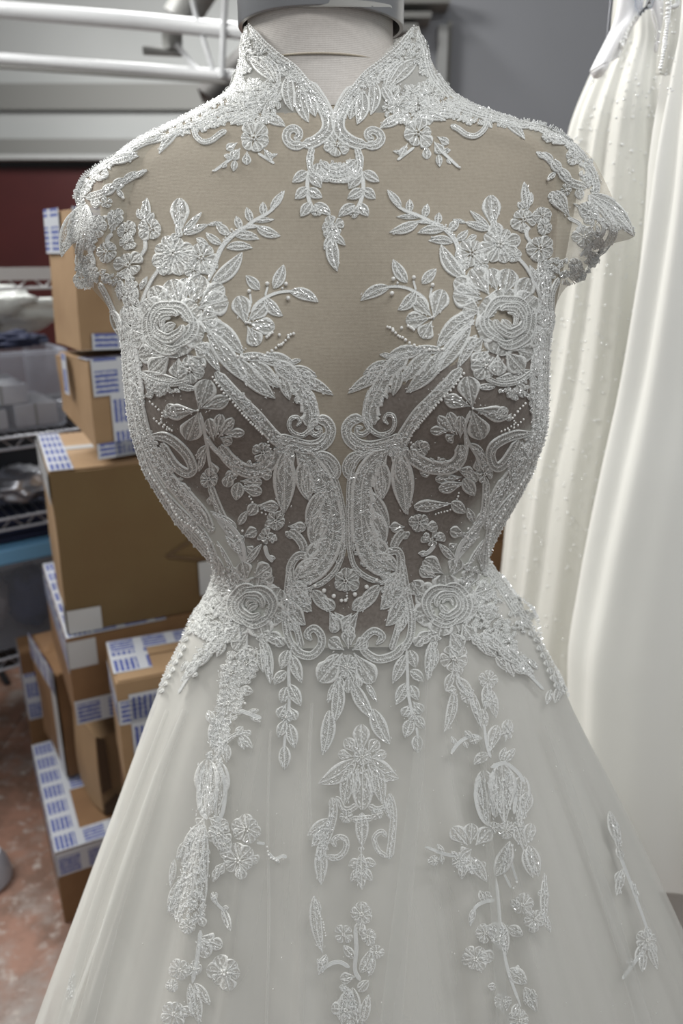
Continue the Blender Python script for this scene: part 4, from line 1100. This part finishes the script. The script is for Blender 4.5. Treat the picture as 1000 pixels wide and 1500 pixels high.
SKL['side_flowers'] = '''
F 322 1222 18 5 ; F 330 1236 12 5 ; P 318 1212 334 1204 9 ; F 362 1214 22 6 ; F 350 1260 24 6 ; P 340 1248 322 1250 9 ; P 352 1266 354 1288 9 ; P 330 1262 318 1280 8 ; P 366 1254 378 1262 9
L 306 1212 330 1226 8 ; L 312 1220 326 1246 7 ; S 2 2 376 1234 388 1236 ; S 2.6 2.4 392 1248 402 1258 414 1254 420 1256 ; B 1.8 392 1240 396 1254 406 1260 ; L 402 1258 410 1264 3 ; L 320 1270 312 1292 6
'''
SKL['lower_flowers'] = '''
P 292 1372 310 1384 16 ; P 290 1370 304 1402 13 ; P 300 1376 326 1386 10 ; F 330 1424 27 6 ; F 330 1424 12 5 ; F 265 1420 17 5 ; F 286 1418 12 5 ; S 3 3 294 1362 292 1384 288 1410 282 1440
L 285 1440 308 1472 8 ; L 284 1448 292 1500 9 ; F 252 1444 11 5 ; L 278 1440 282 1490 6 ; F 256 1484 20 5 ; P 260 1476 280 1484 9 ; L 310 1308 318 1326 4 ; L 326 1330 338 1364 6 ; F 314 1312 6 4 ; L 326 1330 336 1330 4 ; S 2 2 312 1316 322 1328 330 1334
'''
SKL['hem_bud'] = '''
L 110 1420 101 1468 5 ; L 106 1440 108 1464 4
'''
SKR = {}
SKR['upper_flower'] = '''
F 664 964 23 5 ; P 664 974 672 990 10 ; L 662 986 652 1012 7 ; L 668 992 692 1022 9 ; L 664 1010 650 1072 8 -4 ; L 688 1010 706 1068 7 ; F 684 1020 12 5 ; S 2.4 2.4 668 984 676 1005 694 1034 706 1060 ; P 652 1012 668 1010 7
'''
SKR['tall_spray'] = '''
F 714 996 14 5 ; L 714 1000 710 1040 8 ; L 718 1010 726 1052 8 ; F 716 1026 12 5 ; L 706 1038 712 1064 6 ; S 2 2 708 1060 712 1090 718 1110 ; P 714 1106 728 1062 10 ; P 740 1086 744 1054 9 ; F 742 1072 10 4 ; L 738 1116 754 1096 6 ; L 732 1114 740 1094 5
L 716 1106 694 1120 8 3 ; S 3 2.4 706 1082 690 1078 672 1088 660 1104 ; L 690 1080 680 1070 5 ; L 680 1086 684 1096 4 ; L 668 1092 660 1078 4 ; F 694 1084 8 4 ; B 1.6 660 1104
'''
SKR['rosebud'] = '''
P 716 1206 708 1128 17 ; L 710 1204 702 1134 9 ; P 738 1212 734 1120 22 ; P 758 1206 764 1136 15 ; P 762 1204 774 1160 11 ; L 736 1190 744 1126 9 ; L 728 1196 726 1132 9 ; S 2.6 2.6 722 1128 718 1160 724 1196 ; S 2.6 2.6 742 1130 754 1156 752 1192
S 3 3 702 1136 696 1165 704 1196 718 1210 ; S 3 3 718 1124 738 1118 756 1130 768 1146 ; F 740 1216 14 5 ; F 722 1212 10 5 ; F 758 1210 10 5
'''
SKR['left_flower'] = '''
P 684 1238 662 1212 13 ; P 688 1236 690 1206 12 ; P 696 1238 718 1214 13 ; F 672 1262 12 5 ; P 690 1244 676 1252 11 ; L 690 1256 712 1292 9 ; L 678 1262 676 1288 7 ; L 704 1262 708 1272 6 ; S 2.6 2.2 668 1254 648 1250 622 1240 ; L 650 1250 640 1236 4 ; F 635 1260 9 5 ; L 646 1252 648 1266 4
K 12 9 664 1250 696 1250 700 1276 676 1276
'''
SKR['right_leaves'] = '''
P 770 1240 778 1206 10 ; P 766 1246 756 1212 9 ; L 774 1238 788 1284 11 ; L 768 1244 780 1286 9 ; L 724 1282 746 1232 13 4 ; L 738 1282 744 1236 5 ; S 1.6 1.6 744 1240 750 1268 757 1290 ; B 2.2 757 1291 ; B 1.8 752 1300 ; S 1.6 1.6 738 1280 748 1300
F 766 1324 16 5 ; F 782 1346 15 5 ; L 796 1350 797 1278 6 ; L 796 1340 806 1366 5 ; F 796 1310 9 4 ; L 760 1330 748 1318 7 ; P 780 1352 782 1366 8
'''
SKR['long_stem'] = '''
S 2.6 2.4 726 1286 730 1330 734 1376 744 1424 762 1474 ; S 3 2 724 1318 706 1322 694 1332 689 1356 ; L 710 1322 702 1304 6 ; L 694 1330 688 1356 5 ; P 722 1318 708 1308 6
L 732 1364 712 1358 11 ; F 710 1366 15 5 ; F 697 1404 21 6 ; P 700 1396 722 1404 11 ; L 744 1358 766 1370 9 ; L 734 1350 740 1400 9 ; F 728 1376 11 5 ; L 744 1420 772 1440 12 ; P 748 1420 760 1424 10
L 726 1446 714 1444 6 ; F 736 1466 13 5 ; L 768 1446 786 1482 9 ; F 776 1462 13 5 ; F 760 1494 17 5 ; L 740 1460 736 1484 8 ; L 758 1470 750 1490 6
K 16 9 716 1354 742 1358 738 1390 722 1384
'''
SKR['far_sprig'] = '''
L 892 1188 902 1236 7 ; L 900 1200 906 1246 6 ; L 904 1240 910 1262 5 ; S 2.4 2 906 1250 922 1292 938 1335 948 1364 ; L 912 1272 902 1312 6 ; L 908 1276 900 1292 5 ; L 924 1290 934 1318 3
F 946 1376 16 5 ; L 944 1382 930 1408 7 ; L 950 1384 962 1420 6 ; L 942 1394 940 1424 6 ; S 2.6 2.6 942 1392 928 1410 911 1434 ; L 930 1408 916 1410 4 ; L 950 1376 946 1356 6 ; L 954 1380 958 1400 6
'''
SKR['hip_sprig'] = '''
L 700 936 726 962 10 ; L 726 962 746 984 7 ; L 742 966 752 992 6 ; L 750 972 780 992 5 ; L 736 944 748 960 6 ; P 690 924 704 944 10 ; L 812 980 826 1018 7 ; L 806 1010 800 1032 5 ; L 820 1004 812 1030 6 ; G 5 735 842 757 874 789 932 814 978 834 1022
'''
def sil(y, side, x0):
    a, b_ = x0, x0+side*190.
    for _ in range(14):
        m = (a+b_)/2
        if BV.ray_cast(CAM, ray(m, y).normalized())[0] is None: b_ = m
        else: a = m
    return a
def edging(side, y0, y1, x0f):
    c = Cluster('lace_edging'); y = y0; k = 0; pth = []
    while y < y1:
        x = sil(y, side, x0f(y)); pth.append((x-side*5, y)); k += 1
        for _ in range(2): c.rod(x+side*rl.uniform(-2.5, 1.2), y+rl.uniform(-1, 1), rl.uniform(-.9, .9), rl.uniform(3, 6.5), 1.0, 1.)
        if k % 3 == 0: c.ball(x+side*rl.uniform(-1, 1.5), y, rl.uniform(1.3, 2.1), .8)
        if k % 4 == 1:
            a = rl.uniform(.6, 1.5); xx = x-side*8
            c.obj('leaf', [leaf_g((xx, y), (xx+side*math.cos(a)*11, y+math.sin(a)*11), 4.2)], .6)
        y += 2.7
    pth = [np.array(p) for p in pth[::4] if p[1] < 905]; q = catm(pth, len(pth)*6)
    c.obj('scroll', [ribbon(q, lambda t: 4.2)], .3); c.obj('scroll', [ribbon([p-np.array((side*9, 0)) for p in q], lambda t: 3.4)], .3)
    c.end()
def shoulder_edging(side, xa, xb):
    c = Cluster('lace_shoulder_edging'); x = xa; k = 0; pth = []
    while (xb-x)*side > 0:
        a, b_ = 300., 40.
        for _ in range(14):
            m = (a+b_)/2
            if BV.ray_cast(CAM, ray(x, m).normalized())[0] is None: b_ = m
            else: a = m
        y = a; pth.append((x, y+4)); k += 1
        for _ in range(2): c.rod(x+rl.uniform(-1, 1), y+rl.uniform(-2, 1.5), PI/2+rl.uniform(-.7, .7), rl.uniform(3, 6), 1.0, 1.)
        if k % 3 == 0: c.ball(x, y+rl.uniform(-1, 1), rl.uniform(1.2, 2.), .8)
        if k % 3 == 1:
            an = rl.uniform(-.5, .9)+(0 if side > 0 else PI); an = -an if side < 0 else an
            c.obj('leaf', [leaf_g((x, y+7), (x+math.cos(an)*12, y+7+math.sin(an)*8), 4.5)], .6)
        x += side*2.6
    pth = [np.array(p) for p in pth[::4]]; q = catm(pth, len(pth)*6)
    c.obj('scroll', [ribbon(q, lambda t: 4.6)], .3); c.end()
def run(table, W_=None, flip=False, prefix='lace_spray', tone=None):
    for k, txt in table.items():
        c = Cluster('lace_'+k); draw(c, txt, W_, flip); c.end()
run(HALF); run(HALF, WARP, True)
SOFTK = ('skirt_medallion', 'skirt_scrolls', 'skirt_side_leaf', 'skirt_branch')
run({k: v for k, v in CENTRE.items() if k not in SOFTK})
HK = .55; SOFT = True
run({k: v for k, v in CENTRE.items() if k in SOFTK}); run(SKL); run(SKR)
HK = 1.; SOFT = False
edging(-1, 480, 1010, lambda y: 330 if 700 < y < 940 else 290); edging(1, 470, 1010, lambda y: 700 if 700 < y < 940 else 740)
shoulder_edging(-1, 348, 150); shoulder_edging(1, 640, 838)
# narrow doubled folds of the tulle running down the skirt
for P_, w0, w1 in (([(622, 960), (614, 1100), (598, 1250), (582, 1400), (570, 1530)], 5, 17), ([(396, 1070), (392, 1200), (394, 1350), (390, 1530)], 1.6, 2.4), ([(457, 1030), (452, 1130), (455, 1230)], 2, 3),
                   ([(702, 1040), (714, 1200), (727, 1370), (738, 1530)], 3, 10), ([(272, 1040), (225, 1160), (172, 1320), (118, 1530)], 5, 14), ([(800, 1060), (850, 1200), (905, 1370), (950, 1530)], 4, 12), ([(246, 1040), (190, 1190), (140, 1330), (84, 1530)], 3, 9)):
    pth = catm(P_, 90); g = ribbon(pth, lambda t: w0+(w1-w0)*t)
    g = [[(q[0], q[1], .6+2.2*(1-abs(q[4])**2)) + tuple(q[3:]) for q in r] for r in g]
    b = MB(); b.grid(lift(g, .2)); b.build('tulle_fold', M['tulle'], gown)
# tiny crystals scattered on the tulle
c = Cluster('scattered_crystals'); r2 = random.Random(5)
for _ in range(90):
    y = r2.uniform(980, 1490); x = r2.uniform(240-(y-980)*.3, 820+(y-980)*.35); c.ball(x, y, r2.uniform(.6, 1.0), .8)
for _ in range(260):
    x, y = r2.uniform(215, 770), r2.uniform(540, 900)
    if (not (470 < x < 545) or y > 850) and BV.ray_cast(CAM, ray(x, y).normalized())[0] is not None: c.ball(x, y, r2.uniform(.5, .8), .6)
c.end()

# ================================================================ HANGING GOWNS
def pleat(amp, ks, ph=0):
    def f(q, th, y, a):
        n = Vector((math.sin(th), -math.cos(th), 0)); t = min(1, max(.15, (y+60)/300))
        d = sum(amp*w*math.sin(th*k+p+ph+y*.0004*k) for k, w, p in ks); return q+n*d*t
    return f
ga = empty('hanging_gown', PY(930, 1200, .6), 'cream sparkling tulle gown hanging just right of the dress form', 'gown', 'gowns on the rack')
GA = [(-60, 905, 990, .03, .03), (0, 900, 998, .04, .04), (60, 893, 1010, .055, .05), (110, 868, 1030, .07, .06), (190, 838, 1060, .085, .07), (260, 826, 1080, .09, .08), (430, 806, 1110, .10, .09),
      (560, 787, 1140, .11, .1), (690, 759, 1170, .12, .1), (860, 741, 1200, .13, .11), (1000, 720, 1230, .14, .12), (1290, 690, 1290, .17, .14)]
ya, GAg = loft(GA, 160, 420, .60, 2.2, pleat(.0058, [(9, 1., 0), (14, .9, 1), (23, .5, 2), (37, .2, .4)]))
b = MB(); b.grid(GAg, True); keep(b.build('gown_skirt', M['gownA']), ga)
bvA = BVHTree.FromPolygons(b.v, b.f)
r3 = random.Random(3); sb = MB(); cnt = 0
while cnt < 800:
    y = r3.uniform(60, 980); t = (y-60)/900; xl = np.interp(y, [0, 110, 215, 430, 690, 860, 1000], [905, 870, 838, 812, 765, 745, 745]); xr = 985-t*130
    x = xl+(xr-xl)*r3.random()**1.2; h = bvA.ray_cast(CAM, ray(x, y).normalized())
    if h[0] is None: continue
    s = r3.choice((.0008, .001, .0013, .002)); sb.ball(h[0]-ray(x, y).normalized()*.0006, s, nu=3, nv=5); cnt += 1
keep(sb.build('crystal_beads', M['bead']), ga)['kind'] = 'stuff'
def patch2(name, rows, m, parent, Y, nu=40, nv=14, wav=0., thick=.002):
    """panel between two pixel polylines at depth Y, with soft waves"""
    A, B = catm(rows[0], nu), catm(rows[1], nu); P = []
    for i in range(nu):
        row = []
        for j in range(nv):
            t = j/(nv-1); x, y = A[i]*(1-t)+B[i]*t
            row.append(PY(x, y, Y-wav*math.sin(t*7+i*.12)-.015*math.sin(PI*t)))
        P.append(row)
    b = MB(); b.grid(P); o = keep(b.build(name, m), parent); so = o.modifiers.new('s', 'SOLIDIFY'); so.thickness = thick; return o
patch2('draped_bodice', ([(910, -60), (904, 20), (886, 62), (865, 106)], [(950, -60), (938, 14), (924, 40), (906, 82)]), M['gownW'], ga, .40, wav=.004)
patch2('ruffle', ([(866, 106), (872, 113), (882, 107), (886, 84)], [(906, 82), (903, 80), (901, 80), (900, 74)]), M['gownW'], ga, .395, 20, 8, .002)
patch2('draped_bodice', ([(952, -60), (956, 16), (962, 40), (964, 66)], [(974, -60), (972, 14), (970, 38), (966, 62)]), M['gownW'], ga, .40, wav=.002)
tr = MB()
def beadline(mb, pts, r, Y, step=.0, n=20):
    for q in catm(pts, n): mb.ball(PY(q[0], q[1], Y), r, nu=4, nv=6)
beadline(tr, [(934, 18), (922, 36), (914, 60), (906, 82)], .002, .385, n=20); beadline(tr, [(932, 24), (916, 50), (910, 70)], .0022, .385, n=9); beadline(tr, [(956, 16), (962, 40), (961, 60)], .0017, .385, n=16)
for x, y, r in ((911, 67, .003), (908, 62, .002), (917, 56, .002)): tr.ball(PY(x, y, .383), r)
keep(tr.build('bead_trim', M['bead']), ga)['kind'] = 'stuff'
b = MB(); q = PY(961, 69, .384); b.ball(q, .0028, sz=2.3, sy=.7); keep(b.build('bead_tassel', M['gownW']), ga)
# hanger with a small dark printed size ring
hg = empty('clothes_hanger', PY(944, 0, .39), 'clear hanger neck with dark lettering above the sparkling gown', 'hanger')
b = MB(); b.tube([PY(934, -30, .38), PY(935, 8, .38), PY(938, 18, .38), (PY(950, 10, .38)), PY(958, -30, .38)], .0045, 8); keep(b.build('hanger_loop', M['clear']), hg)
b = MB(); pts = [PY(937+1.15*k, 19.5-.9*k-.045*k*k, .370) for k in range(19)]
for k in range(0, 18, 2): b.tube([pts[k], pts[k]+Vector((.0018, 0, .0022*(k % 4-1)))], .0007, 5)
b.tube([pts[0], pts[8], pts[18]], .0005, 5); keep(b.build('printed_letters', M['black']), hg)

gb = empty('hanging_gown', PY(985, 1200, .38), 'plain white satin gown with a beaded left edge at the right margin', 'gown', 'gowns on the rack')
GB = [(-60, 996, 1060, .03, .03), (0, 993, 1080, .035, .03), (60, 987, 1120, .04, .04), (200, 966, 1180, .05, .05), (300, 953, 1230, .06, .05), (430, 934, 1290, .065, .06), (560, 914, 1340, .07, .06),
      (700, 886, 1390, .08, .07), (850, 859, 1440, .085, .08), (980, 842, 1490, .09, .08), (1100, 842, 1530, .095, .09), (1262, 868, 1560, .10, .1)]
yb, GBg = loft(GB, 120, 260, .34, 2.3, pleat(.0065, [(9, .9, 1), (16, .5, 2), (5, 1., .4)]))
b = MB(); b.grid(GBg, True); keep(b.build('gown_skirt', M['gownB']), gb)
tr = MB()
for line, r in (([(978, -20), (977, 20), (976, 40), (973, 60), (971, 78), (967, 100)], .0021), ([(983, -20), (981, 14), (978, 36), (974, 70)], .0016), ([(990, -10), (992, 6), (986, 10)], .0026)):
    beadline(tr, line, r, .265, n=26)
for k in range(40): q = PY(966+r3.uniform(0, 26)-.1*k, r3.uniform(-5, 12)+k*3.5, .268); tr.ball(q, r3.choice((.0008, .0012)))
keep(tr.build('bead_trim', M['bead']), gb)['kind'] = 'stuff'
patch2('sheer_edge', ([(974, -60), (974, 20), (968, 60), (962, 110)], [(998, -60), (994, 20), (990, 60), (978, 110)]), M['collar'], gb, .285, wav=.002)
rk = empty('garment_rail', PY(960, -250, .42), 'chrome garment rail the hanging gowns hang from', 'rail')
b = MB(); b.tube([(.25, .42, 1.86), (1.4, .42, 1.86)], .012, 12); keep(b.build('rail', M['chrome']), rk)
b = MB(); b.tube([(1.4, .42, 0), (1.4, .42, 1.86)], .014, 12); keep(b.build('upright', M['chrome']), rk)
for x in (.32, .47): b = MB(); b.tube([(x, .41, 1.66), (x, .41, 1.84), (x+.01, .41, 1.875)], .002, 6); keep(b.build('hook', M['chrome']), rk)
